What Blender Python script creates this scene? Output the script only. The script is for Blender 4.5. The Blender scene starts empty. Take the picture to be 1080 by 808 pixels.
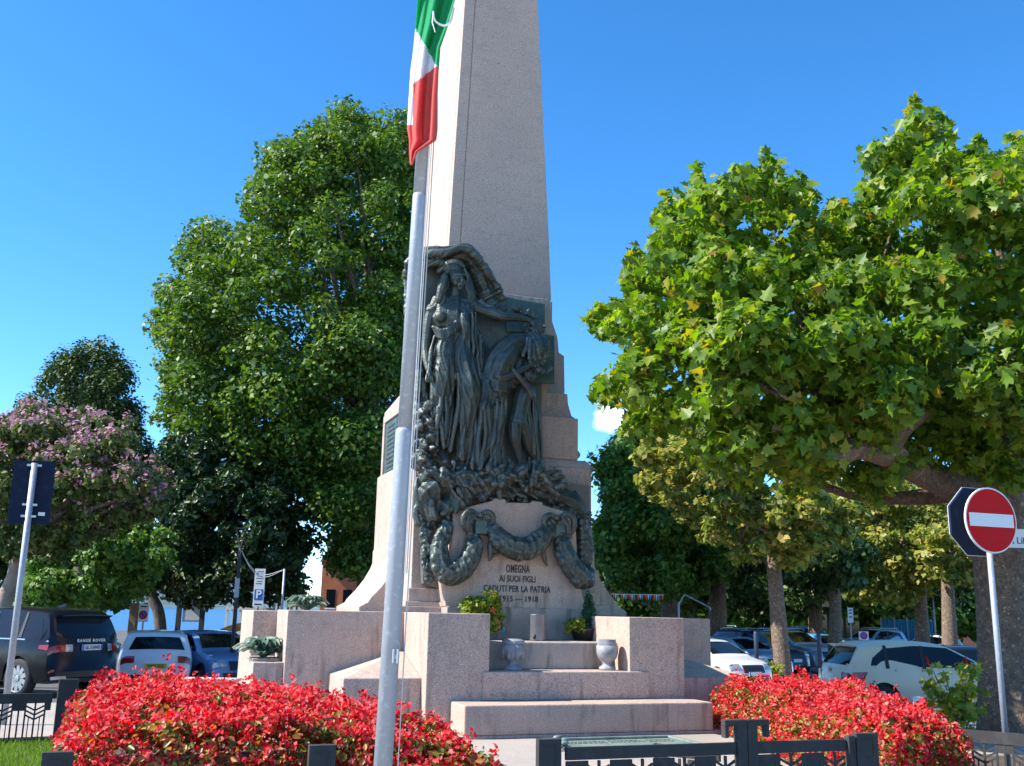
import bpy, bmesh, math, random
import numpy as np
from mathutils import Vector, Matrix, noise as NZ
random.seed(7); rng = np.random.default_rng(11)
SC = bpy.context.scene; COL = SC.collection
# ---------------------------------------------------------------- camera model
F = 1050.0; PITCH = math.radians(12.98); ROLL = math.radians(1.1); EYE = 1.75
CAM = np.array([0, 0, EYE]); FW = np.array([0, math.cos(PITCH), math.sin(PITCH)])
_r = np.array([1, 0, 0.]); _u = np.cross(_r, FW)
RT = _r*math.cos(ROLL)+_u*math.sin(ROLL); UP = -_r*math.sin(ROLL)+_u*math.cos(ROLL)
def ray(px, py): return FW*F+RT*(px-540)-UP*(py-404)
def at(px, py, Y):
    d = ray(px, py); return CAM+d*(Y/d[1])
def atZ(px, py, Z):
    d = ray(px, py); return CAM+d*((Z-EYE)/d[2])
def gz(y):
    t = min(1, max(0, (y-15)/18)); return -0.40*t*t*(3-2*t)
def gpt(px, Y, dz=0.0):
    """ground point under the picture column px at distance Y"""
    lo, hi = 560., 1200.; g = gz(Y)+dz
    for _ in range(40):
        m = (lo+hi)/2
        if at(px, m, Y)[2] > g: lo = m
        else: hi = m
    return at(px, lo, Y)
TH = math.radians(20)
EU = np.array([math.cos(TH), math.sin(TH), 0]); EV = np.array([-math.sin(TH), math.cos(TH), 0])
ORG = atZ(600, 782, 0)
def Q(px, py, v):
    d = ray(px, py); t = ((ORG+EV*v-CAM)@EV)/(d@EV); P = CAM+d*t
    return np.array([(P-ORG)@EU, v, P[2]])
def W(u, v, z): return ORG+EU*u+EV*v+np.array([0, 0, z])
def pxm(p, v):   # metres per pixel on the plane v
    q = Q(p[0], p[1], v); w = W(*q); return float((w-CAM)@FW)/F
# ---------------------------------------------------------------- materials
def mat(name, col, rough=.7, metal=0., noise=None, bump=0., bscale=30., spec=None, transl=0., isl=0., cols=None, coat=0., speck=None, streak=None, wear=None):
    m = bpy.data.materials.new(name); m.use_nodes = True; nt = m.node_tree; N = nt.nodes; L = nt.links
    b = N['Principled BSDF']; out = N['Material Output']
    b.inputs['Roughness'].default_value = rough; b.inputs['Metallic'].default_value = metal
    if spec is not None: b.inputs['Specular IOR Level'].default_value = spec
    if coat: b.inputs['Coat Weight'].default_value = coat; b.inputs['Coat Roughness'].default_value = .05
    tc = N.new('ShaderNodeTexCoord'); src = None
    def rgb(c):
        n = N.new('ShaderNodeRGB'); n.outputs[0].default_value = (*c, 1); return n.outputs[0]
    cur = rgb(col)
    def mix(f, a, c, bt='MIX'):
        n = N.new('ShaderNodeMix'); n.data_type = 'RGBA'; n.blend_type = bt
        if isinstance(f, float): n.inputs[0].default_value = f
        else: L.new(f, n.inputs[0])
        L.new(a, n.inputs[6]); L.new(c, n.inputs[7]); return n.outputs[2]
    def nz(scale, detail=4, lo=.35, hi=.65, vec=None, rgh=.55):
        n = N.new('ShaderNodeTexNoise'); n.inputs['Scale'].default_value = scale; n.inputs['Detail'].default_value = detail; n.inputs['Roughness'].default_value = rgh
        L.new(vec or tc.outputs['Object'], n.inputs['Vector'])
        r = N.new('ShaderNodeMapRange'); r.inputs[1].default_value = lo; r.inputs[2].default_value = hi
        L.new(n.outputs[0], r.inputs[0]); return r.outputs[0]
    if cols:
        g = N.new('ShaderNodeNewGeometry'); cr = N.new('ShaderNodeValToRGB'); cr.color_ramp.interpolation = 'LINEAR'
        e = cr.color_ramp.elements
        while len(e) < len(cols): e.new(.5)
        for i, (p, c) in enumerate(cols): e[i].position = p; e[i].color = (*c, 1)
        L.new(g.outputs['Random Per Island'], cr.inputs[0]); cur = cr.outputs[0]
    if noise:
        for (sc, c2, lo, hi) in noise: cur = mix(nz(sc, 5, lo, hi), cur, rgb(c2))
    if speck:
        for (sc, c2, lo, hi) in speck: cur = mix(nz(sc, 2, lo, hi), cur, rgb(c2))
    if streak:
        mp = N.new('ShaderNodeMapping'); mp.inputs['Scale'].default_value = (5.3, 5.3, .8); L.new(tc.outputs['Object'], mp.inputs[0])
        s = nz(1.6, 5, .52, .75, mp.outputs[0]); mu = N.new('ShaderNodeMath'); mu.operation = 'MULTIPLY'; L.new(s, mu.inputs[0]); L.new(nz(.9, 3, .36, .62), mu.inputs[1]); cur = mix(mu.outputs[0], cur, rgb(streak))
    if wear:
        g = N.new('ShaderNodeNewGeometry'); r = N.new('ShaderNodeMapRange'); r.inputs[1].default_value = .5; r.inputs[2].default_value = .6
        L.new(g.outputs['Pointiness'], r.inputs[0]); cur = mix(r.outputs[0], cur, rgb(wear))
    L.new(cur, b.inputs['Base Color'])
    if bump:
        n = N.new('ShaderNodeTexNoise'); n.inputs['Scale'].default_value = bscale; n.inputs['Detail'].default_value = 6
        L.new(tc.outputs['Object'], n.inputs['Vector'])
        bp = N.new('ShaderNodeBump'); bp.inputs['Strength'].default_value = bump; bp.inputs['Distance'].default_value = .02
        L.new(n.outputs[0], bp.inputs['Height']); L.new(bp.outputs[0], b.inputs['Normal'])
    if transl:
        t = N.new('ShaderNodeBsdfTranslucent'); ms = N.new('ShaderNodeMixShader'); ms.inputs[0].default_value = transl
        hs = N.new('ShaderNodeHueSaturation'); hs.inputs['Value'].default_value = 1.5; hs.inputs['Saturation'].default_value = 1.1
        L.new(cur, hs.inputs['Color']); L.new(hs.outputs[0], t.inputs[0])
        L.new(b.outputs[0], ms.inputs[1]); L.new(t.outputs[0], ms.inputs[2]); L.new(ms.outputs[0], out.inputs[0])
    return m
M = {}
M['stone'] = mat('pink_granite', (.57, .41, .32), .75, noise=[(1.3, (.47, .345, .275), .35, .75), (.45, (.52, .41, .34), .45, .6), (4.5, (.40, .30, .235), .56, .75)], speck=[(75, (.22, .17, .16), .54, .64), (48, (.64, .54, .48), .60, .70)], streak=(.19, .135, .09), bump=.3, bscale=90)
M['shaft'] = mat('shaft_granite', (.56, .40, .31), .75, noise=[(.5, (.49, .36, .285), .40, .65), (2.5, (.50, .36, .29), .5, .7)], speck=[(70, (.24, .18, .17), .54, .64), (45, (.62, .52, .47), .60, .70)], bump=.3, bscale=80)
M['stone_top'] = mat('weathered_granite', (.42, .35, .31), .85, noise=[(2, (.26, .24, .19), .5, .75)], speck=[(85, (.22, .18, .16), .56, .66)], streak=(.10, .09, .05), bump=.3, bscale=70)
M['bronze'] = mat('patinated_bronze', (.052, .066, .058), .44, .38, noise=[(3.2, (.11, .145, .125), .5, .75), (9, (.04, .034, .026), .52, .70)], wear=(.24, .25, .22), bump=.6, bscale=34)
M['bronze_plate'] = mat('bronze_plate', (.075, .115, .105), .5, .4, noise=[(5, (.12, .19, .17), .45, .7)], bump=.3, bscale=30)
M['verdigris'] = mat('green_bronze', (.24, .31, .27), .55, .25, noise=[(6, (.14, .20, .18), .45, .7)], bump=.3, bscale=25)
M['letter'] = mat('dark_letters', (.05, .045, .042), .6)
M['iron'] = mat('painted_cast_iron', (.052, .048, .046), .7, .0, spec=.25, noise=[(8, (.072, .068, .066), .5, .75)], bump=.12, bscale=90)
M['galv'] = mat('galvanised_steel', (.33, .36, .40), .5, .2, noise=[(5, (.34, .38, .42), .4, .7), (30, (.50, .53, .56), .55, .75)], streak=(.27, .30, .33), bump=.08, bscale=40)
M['steel'] = mat('zinc_bracket', (.5, .52, .54), .4, .7)
M['rope'] = mat('halyard_rope', (.55, .55, .52), .9)
M['asphalt'] = mat('asphalt', (.085, .085, .09), .9, noise=[(.35, (.12, .118, .115), .4, .65), (12, (.05, .05, .052), .55, .7)], bump=.3, bscale=60)
M['paving'] = mat('pale_paving', (.40, .345, .30), .85, noise=[(.8, (.33, .29, .25), .4, .7), (20, (.27, .24, .21), .55, .7)], bump=.2, bscale=50)
M['bounce_paving'] = mat('warm_bounce_slabs', (.46, .40, .33), .85, noise=[(.5, (.38, .33, .27), .4, .7)])  # pale warm tone chosen to bounce light onto the shaded front faces
M['kerb'] = mat('kerb_stone', (.50, .47, .42), .85, noise=[(3, (.36, .34, .30), .4, .7)], bump=.2)
M['soil'] = mat('soil', (.07, .05, .035), .95, noise=[(5, (.12, .09, .06), .4, .7)], bump=.8, bscale=15)
M['turf'] = mat('turf', (.07, .12, .03), .95, noise=[(5, (.05, .08, .02), .4, .7)])
M['bark'] = mat('bark', (.17, .13, .10), .9, noise=[(5, (.09, .07, .055), .4, .6)], bump=1., bscale=18)
M['plane_bark'] = mat('plane_tree_bark', (.23, .155, .105), .9, noise=[(9, (.14, .10, .075), .42, .60), (26, (.10, .075, .055), .55, .62), (17, (.46, .36, .25), .60, .66)], bump=1.6, bscale=20)
M['pale_bark'] = mat('pale_bark', (.34, .26, .20), .85, noise=[(4, (.22, .16, .12), .4, .7)], bump=.6, bscale=14)
def paint(n, c, r=.25, metal=0., coat=.5): return mat(n, c, r, metal, coat=coat, noise=[(1.5, tuple(x*.9 for x in c), .4, .7)])
M['black'] = mat('black_plastic', (.018, .018, .02), .5)
M['tyre'] = mat('rubber', (.022, .022, .024), .8)
M['glass'] = mat('dark_car_glass', (.008, .011, .014), .06, spec=.45)
M['rim'] = mat('alloy', (.5, .5, .52), .3, .8)
M['red_light'] = mat('red_lens', (.33, .012, .015), .15, coat=.7)
M['clear_light'] = mat('headlamp_lens', (.35, .38, .42), .1, .3, coat=1.)
M['white'] = mat('white_paint', (.78, .78, .77), .5)
M['sign_white'] = mat('sign_white', (.80, .80, .78), .6, spec=.1)
M['sign_red'] = mat('sign_red', (.60, .012, .014), .6, spec=.08, noise=[(6, (.55, .02, .02), .45, .7)])
M['sign_blue'] = mat('sign_blue', (.02, .12, .50), .4)
M['sign_back'] = mat('dark_blue_sign_back', (.012, .02, .045), .6, spec=.1, noise=[(9, (.03, .035, .05), .55, .7)])
M['plate_white'] = mat('plate_white', (.75, .77, .80), .4)
M['plate_yellow'] = mat('plate_yellow', (.75, .55, .03), .4)
M['ink'] = mat('ink', (.02, .02, .03), .6)
# ---------------------------------------------------------------- builders
class MB:
    def __init__(s): s.v = []; s.f = []; s.mi = []
    def add(s, vs, fs, mi=0):
        o = len(s.v); s.v += [tuple(map(float, p)) for p in vs]; s.f += [tuple(i+o for i in f) for f in fs]; s.mi += [mi]*len(fs); return s
    def box(s, x0, x1, y0, y1, z0, z1, mi=0, T=None):
        vs = [(x, y, z) for z in (z0, z1) for y in (y0, y1) for x in (x0, x1)]
        if T: vs = [T(p) for p in vs]
        return s.add(vs, [(0, 2, 3, 1), (4, 5, 7, 6), (0, 1, 5, 4), (2, 6, 7, 3), (0, 4, 6, 2), (1, 3, 7, 5)], mi)
    def prism(s, poly, a0, a1, ax='y', mi=0, T=None):
        """poly: 2-D outline in the other two axes, extruded along ax"""
        def mk(p, a):
            q = {'y': (p[0], a, p[1]), 'x': (a, p[0], p[1]), 'z': (p[0], p[1], a)}[ax]
            return T(q) if T else q
        n = len(poly); vs = [mk(p, a0) for p in poly]+[mk(p, a1) for p in poly]
        fs = [tuple(range(n)), tuple(range(2*n-1, n-1, -1))]+[(i, i+n, (i+1) % n+n, (i+1) % n) for i in range(n)]
        return s.add(vs, fs, mi)
    def frustum(s, c, h0, h1, z0, z1, mi=0):
        vs = []
        for h, z in ((h0, z0), (h1, z1)): vs += [(c[0]-h[0], c[1]-h[1], z), (c[0]+h[0], c[1]-h[1], z), (c[0]-h[0], c[1]+h[1], z), (c[0]+h[0], c[1]+h[1], z)]
        return s.add(vs, [(0, 2, 3, 1), (4, 5, 7, 6), (0, 1, 5, 4), (2, 6, 7, 3), (0, 4, 6, 2), (1, 3, 7, 5)], mi)
    def lathe(s, c, prof, n=20, mi=0, axis='z', cap=True):
        vs = []; fs = []; k = len(prof)
        for i in range(n):
            a = 2*math.pi*i/n
            for r, z in prof:
                p = (r*math.cos(a), r*math.sin(a), z)
                if axis == 'y': p = (p[0], p[2], p[1])
                if axis == 'x': p = (p[2], p[0], p[1])
                vs.append((c[0]+p[0], c[1]+p[1], c[2]+p[2]))
        for i in range(n):
            for j in range(k-1):
                a, b = i*k+j, ((i+1) % n)*k+j; fs.append((a, b, b+1, a+1))
        if cap: fs.append(tuple(i*k for i in range(n))[::-1]); fs.append(tuple(i*k+k-1 for i in range(n)))
        return s.add(vs, fs, mi)
    def tube(s, pts, n=8, mi=0, cap=True):
        """pts: list of (x,y,z,r)"""
        P = np.array([p[:3] for p in pts], float); R = [p[3] for p in pts]; k = len(P)
        T = np.gradient(P, axis=0); T /= np.linalg.norm(T, axis=1)[:, None]+1e-9
        up = np.array([0, 0, 1.]) if abs(T[0][2]) < .9 else np.array([1., 0, 0]); vs = []
        a = np.cross(T[0], up); a /= np.linalg.norm(a)
        for i in range(k):
            a = a-T[i]*(a@T[i]); a /= np.linalg.norm(a)+1e-9; b = np.cross(T[i], a)
            for j in range(n):
                th = 2*math.pi*j/n; vs.append(P[i]+R[i]*(a*math.cos(th)+b*math.sin(th)))
        fs = [(i*n+j, i*n+(j+1) % n, (i+1)*n+(j+1) % n, (i+1)*n+j) for i in range(k-1) for j in range(n)]
        if cap: fs += [tuple(range(n))[::-1], tuple((k-1)*n+j for j in range(n))]
        return s.add(vs, fs, mi)
    def ball(s, c, r, n=10, mi=0, R=None):
        if isinstance(r, (int, float)): r = (r, r, r)
        vs = [(0, 0, -1)]; m = n//2
        for i in range(1, m):
            a = math.pi*i/m
            for j in range(n): b = 2*math.pi*j/n; vs.append((math.sin(a)*math.cos(b), math.sin(a)*math.sin(b), -math.cos(a)))
        vs.append((0, 0, 1)); o = []
        for p in vs:
            q = Vector((p[0]*r[0], p[1]*r[1], p[2]*r[2]))
            if R: q = R @ q
            o.append((c[0]+q[0], c[1]+q[1], c[2]+q[2]))
        fs = [(0, 1+(j+1) % n, 1+j) for j in range(n)]
        for i in range(m-2):
            for j in range(n): a = 1+i*n+j; b = 1+i*n+(j+1) % n; fs.append((a, b, b+n, a+n))
        l = len(vs)-1; fs += [(l, 1+(m-2)*n+j, 1+(m-2)*n+(j+1) % n) for j in range(n)]
        return s.add(o, fs, mi)
    def build(s, name, mats, parent=None, smooth=False, bevel=0., loc=None, rot=None):
        me = bpy.data.meshes.new(name); me.from_pydata(s.v, [], s.f)
        if not isinstance(mats, (list, tuple)): mats = [mats]
        for m in mats: me.materials.append(m)
        me.polygons.foreach_set('material_index', s.mi)
        me.polygons.foreach_set('use_smooth', [smooth]*len(s.f)); me.update()
        o = bpy.data.objects.new(name, me); COL.objects.link(o)
        if parent: o.parent = parent
        if loc is not None: o.location = tuple(float(x) for x in loc)
        if rot is not None: o.rotation_euler = rot
        if bevel:
            bm = bmesh.new(); bm.from_mesh(me); bmesh.ops.recalc_face_normals(bm, faces=bm.faces); bm.to_mesh(me); bm.free()
            b = o.modifiers.new('b', 'BEVEL'); b.width = bevel; b.segments = 2; b.limit_method = 'ANGLE'
        return o
def tag(o, label=None, cat=None, group=None, kind=None):
    if label: o['label'] = label
    if cat: o['category'] = cat
    if group: o['group'] = group
    if kind: o['kind'] = kind
    return o
def thing(name, label, cat, loc=(0, 0, 0), rz=0., group=None):
    o = bpy.data.objects.new(name, None); COL.objects.link(o); o.location = tuple(float(x) for x in loc); o.rotation_euler = (0, 0, rz)
    o.empty_display_size = .2
    return tag(o, label, cat, group)
def copy_tree(o, parent=None):
    c = o.copy(); COL.objects.link(c); c.parent = parent
    for ch in list(o.children): copy_tree(ch, c)
    return c
def text(name, s, size, m, parent, loc, rot, extrude=.004, off=0., align='CENTER', sx=1., spacing=1.):
    cu = bpy.data.curves.new(name, 'FONT'); cu.body = s; cu.size = size; cu.extrude = extrude; cu.offset = off
    cu.align_x = align; cu.align_y = 'CENTER'; cu.space_character = spacing; cu.resolution_u = 3
    t = bpy.data.objects.new('tmp', cu); COL.objects.link(t)
    dg = bpy.context.evaluated_depsgraph_get(); me = bpy.data.meshes.new_from_object(t.evaluated_get(dg))
    bpy.data.objects.remove(t); bpy.data.curves.remove(cu)
    me.materials.clear(); me.materials.append(m)
    o = bpy.data.objects.new(name, me); COL.objects.link(o); o.parent = parent
    o.location = tuple(float(x) for x in loc); o.rotation_euler = rot; o.scale = (sx, 1, 1); return o
def resample(pts, n):
    """Catmull-Rom through control points (any dimension)"""
    P = np.array(pts, float); P = np.vstack([2*P[0]-P[1], P, 2*P[-1]-P[-2]]); out = []
    k = len(P)-3
    for i in range(n):
        t = i/(n-1)*k; j = min(int(t), k-1); t -= j; a, b, c, d = P[j:j+4]
        out.append(.5*((2*b)+(-a+c)*t+(2*a-5*b+4*c-d)*t*t+(-a+3*b-3*c+d)*t**3))
    return np.array(out)
# ================================================================ WAR MEMORIAL (local axes u, v, z)
mem = thing('war_memorial', 'tall pink granite obelisk memorial with bronze relief and stepped base', 'monument', ORG, TH)
ST = [M['stone'], M['stone_top']]
def part(mb, name, m=None, bevel=.012, smooth=False, parent=mem): return mb.build(name, m or ST, parent, smooth, bevel)
UC, VC = .15, 4.7
part(MB().box(-4.6, 4.6, -.02, 6.5, 0, .10), 'base_slab')
S1 = .50; S2 = .905; S3 = 1.31
part(MB().box(-1.55, 2.34, 0, 1.2, .10, S1), 'step', bevel=.02)
part(MB().box(-1.07, 1.63, .66, 1.9, S1, S2), 'step', bevel=.02)
part(MB().box(-.95, 1.31, 1.26, 2.9, S2, S3, 1), 'step', bevel=.02)
BT = 1.725
part(MB().box(-1.914, -.967, .70, 2.13, .10, BT), 'pedestal_block', bevel=.012)
part(MB().box(1.312, 2.272, .70, 2.13, .10, BT-.01), 'pedestal_block', bevel=.012)
part(MB().box(-3.72, -1.60, 2.133, 3.35, .10, BT), 'wing_wall')
part(MB().box(1.98, 3.62, 2.133, 3.35, .10, BT-.015), 'wing_wall')
part(MB().box(-4.10, -3.4, 3.353, 5.2, .10, BT-.02), 'wing_wall')
def wedge(u0, u1, v0, v1, z0, zl, zh, flip=1):
    # corner block with a sloping top rising to its inner back corner
    m = MB(); a, b = (u0, u1)
    vs = [(a, v0, z0), (b, v0, z0), (b, v1, z0), (a, v1, z0), (a, v0, zl), (b, v0, zl), (b, v1, zh), (a, v1, zl)]
    if flip < 0: vs = [(a, v0, z0), (b, v0, z0), (b, v1, z0), (a, v1, z0), (a, v0, zl), (b, v0, zl), (b, v1, zl), (a, v1, zh)]
    if flip > 0: fs = [(0, 3, 2, 1), (0, 1, 5, 4), (1, 2, 6, 5), (2, 3, 7, 6), (3, 0, 4, 7), (4, 5, 6), (4, 6, 7)]
    else: fs = [(0, 3, 2, 1), (0, 1, 5, 4), (1, 2, 6, 5), (2, 3, 7, 6), (3, 0, 4, 7), (4, 5, 7), (5, 6, 7)]
    m.add(vs, fs, 0); return m
part(wedge(-3.05, -1.917, .95, 2.130, .10, .80, 1.16), 'sloped_buttress')
part(wedge(2.275, 3.60, .80, 2.130, .10, .80, 1.20, -1), 'sloped_buttress')
# planter blocks left of the wing
part(MB().box(-4.17, -3.725, 2.2, 3.349, .10, .955), 'planter_block')
part(MB().box(-4.16, -3.73, 2.45, 3.345, .957, 1.0, 1), 'planter_slab')
# plinth : profile of the side buttresses extruded over v
PR = [(2.45, 1.30), (2.45, 1.80), (2.30, 1.88), (2.26, 1.95), (2.10, 2.12), (1.95, 2.32), (1.84, 2.52), (1.80, 2.62), (1.80, 2.85)]
m = MB(); prof = [(UC-h, z) for h, z in PR]+[(UC-1.78, 2.9), (UC-1.78, 4.3), (UC-1.70, 4.36), (UC-1.70, 5.62), (UC-1.40, 6.02), (UC-1.1, 6.02)]+[(UC+1.1, 6.02), (UC+1.1, 1.30)]
m.prism(prof, VC-.95, VC+1.15)
part(m, 'side_buttress', bevel=.01)
m = MB()
prof = [(UC+h-.05, z) for h, z in PR]+[(UC+1.65, 2.9), (UC+1.65, 4.28), (UC+1.56, 4.30), (UC+1.56, 4.38), (UC+1.46, 4.40), (UC+1.46, 4.50)]+[(UC-.8, 4.50), (UC-.8, 1.30)]
m.prism(prof, VC-1.45, VC+1.3)
prof = [(UC+1.44, 4.503), (UC+1.44, 4.58), (UC+1.50, 4.60), (UC+1.53, 4.66), (UC+1.50, 4.72), (UC+1.45, 4.74), (UC+1.45, 5.26), (UC+1.40, 5.28), (UC+1.40, 5.36), (UC+1.34, 5.38), (UC+1.30, 5.50), (UC+1.265, 5.62), (UC+1.25, 5.80)]+[(UC-.8, 5.80), (UC-.8, 4.503)]
m.prism(prof, VC-1.32, VC+1.3)
prof = [(UC+1.29, 5.803), (UC+1.27, 6.60), (UC+1.16, 6.66), (UC+1.13, 6.95), (UC+1.02, 7.25), (UC+.98, 7.6), (UC-.8, 7.6), (UC-.8, 5.803)]
m.prism(prof, VC-1.10, VC+1.1); part(m, 'side_buttress', bevel=.01)
# front body
m = MB(); m.box(UC-1.72, UC+1.62, 3.10, VC+1.2, 1.30, 4.36)
m.frustum((UC, 4.3), (1.72, 1.2), (1.55, 1.10), 4.362, 4.52); m.box(UC-1.45, UC+1.38, 3.17, 5.4, 4.52, 5.3)
part(m, 'plinth', bevel=.012)
m = MB(); m.box(UC-1.22, UC+.80, 3.30, VC+1.1, 5.3, 7.60); m.box(UC-1.10, UC+.98, 3.52, VC+1.1, 5.3, 7.64); part(m, 'pilaster', bevel=.01)
m = MB(); m.box(UC-2.05, UC+2.35, 2.78, 3.4, 1.30, 1.62); m.box(UC-1.98, UC+1.98, 2.84, 3.4, 1.62, 1.72); m.box(UC-1.92, UC+1.92, 2.90, 3.4, 1.72, 1.82); m.box(UC-1.84, UC+1.84, 2.96, 3.4, 1.82, 1.9)
m.box(UC-1.78, UC+1.75, 3.0, 3.4, 1.9, 2.12); part(m, 'moulding', bevel=.012)
# shaft : tapering, raised panels with grooves beside the front left corner
def hz(z): return float(np.interp(z, [7.0, 7.72, 9.0, 14.4, 18.0, 18.7], [1.05, 1.02, .975, .75, .60, .02]))
def shaft_block(u0, u1, v0, v1, z0, z1, n=1):
    # u0.. : functions of h giving the plan rectangle
    m = MB()
    zs = [z0+(z1-z0)*i/n for i in range(n+1)]
    vs = []
    for z in zs: h = hz(z); vs += [(u0(h), v0(h), z), (u1(h), v0(h), z), (u1(h), v1(h), z), (u0(h), v1(h), z)]
    fs = [(0, 3, 2, 1), tuple(4*n+j for j in range(4))]
    for i in range(n): fs += [(i*4+j, i*4+(j+1) % 4, i*4+4+(j+1) % 4, i*4+4+j) for j in range(4)]
    m.add(vs, fs, 0); return m
LU = lambda h: UC-h-.10
m = shaft_block(lambda h: LU(h)+.022, lambda h: UC+h-.022, lambda h: VC-h+.022, lambda h: VC+h+.7, 6.9, 18.7, 8); shaft = part(m, 'obelisk_shaft', M['shaft'], bevel=0)
for (z0, z1) in ((6.9, 7.68), (7.72, 18.2)):
    part(shaft_block(lambda h: LU(h)+.235, lambda h: UC+h, lambda h: VC-h, lambda h: VC-h+.0215, z0, z1, 8), 'front_panel', M['shaft'], bevel=.005, parent=shaft)
    part(shaft_block(LU, lambda h: LU(h)+.215, lambda h: VC-h-.001, lambda h: VC-h+.0212, z0, z1, 8), 'corner_strip', M['shaft'], bevel=.004, parent=shaft)
    part(shaft_block(LU, lambda h: LU(h)+.0215, lambda h: VC-h+.0215, lambda h: VC-h+.15, z0, z1, 8), 'corner_strip', M['shaft'], bevel=.004, parent=shaft)
    part(shaft_block(LU, lambda h: LU(h)+.0215, lambda h: VC-h+.17, lambda h: VC+h+.7, z0, z1, 8), 'side_panel', M['shaft'], bevel=.005, parent=shaft)
# left face bronze plate of names, framed
m = MB(); m.box(UC-1.735, UC-1.70, VC-.80, VC+.80, 3.2, 5.35); pl = part(m, 'name_plate', M['bronze_plate'], bevel=.01)
m = MB()
for r in range(22):
    z = 5.2-r*.088
    for c in range(2):
        y = VC-.68+c*.72
        while y < VC-.68+c*.72+.55:
            w = random.uniform(.03, .09); m.box(UC-1.741, UC-1.7352, y, y+w, z, z+.035); y += w+.025
part(m, 'lettering', M['letter'], bevel=0, parent=pl)
m = MB()
for (y0, y1, z0, z1) in ((VC-.93, VC-.80, 3.05, 5.5), (VC+.80, VC+.93, 3.05, 5.5), (VC-.8, VC+.8, 3.05, 3.2), (VC-.8, VC+.8, 5.35, 5.5)): m.box(UC-1.77, UC-1.70, y0, y1, z0, z1)
part(m, 'plate_frame', bevel=.015)
# ---- inscription tablet
VT = 2.60
tp = [(478, 673), (478, 641), (470, 640), (467, 612), (474, 600), (477.5, 560), (477.5, 541), (482.5, 540), (482.5, 536), (493, 535), (520, 528), (521, 525.5), (533, 526.5), (534, 530), (560.7, 530.5), (561, 528.5), (572, 529.5), (573, 533), (598, 540), (599, 543.5), (606, 545), (608, 566), (609, 592), (613, 622), (616, 634), (616, 673)]
tq = [Q(x, y, VT) for x, y in tp]; tq[0][2] = tq[-1][2] = S3-.005
tab = part(MB().prism([(q[0], q[2]) for q in tq], VT, 3.14), 'inscription_tablet', bevel=.012)
q0 = Q(478, 641, VT); q1 = Q(616, 640, VT)
part(MB().box(q0[0]-.12, q1[0]+.25, VT-.05, VT+.4, S3-.004, q1[2]-.04, 1), 'tablet_base', bevel=.015)
for s, x, y, cap, w in (('OMEGNA', 546, 600.5, 8, 26), ('AI SUOI FIGLI', 546, 611, 6.5, 40), ('CADUTI PER LA PATRIA', 545.5, 621.5, 6.5, 74), ('1915 - 1918', 547, 632, 6, 42)):
    q = Q(x, y, VT); k = pxm((x, y), VT); sz = cap*k/.70
    o = text('lettering', s.replace('-', '\u2014'), sz, M['letter'], tab, (q[0], VT-.004, q[2]), (math.radians(90), 0, 0), .006, off=sz*.022, spacing=1.08)
    ww = max(v.co.x for v in o.data.vertices)-min(v.co.x for v in o.data.vertices); o.scale = (w*k*1.02/ww, 1, 1)
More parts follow.
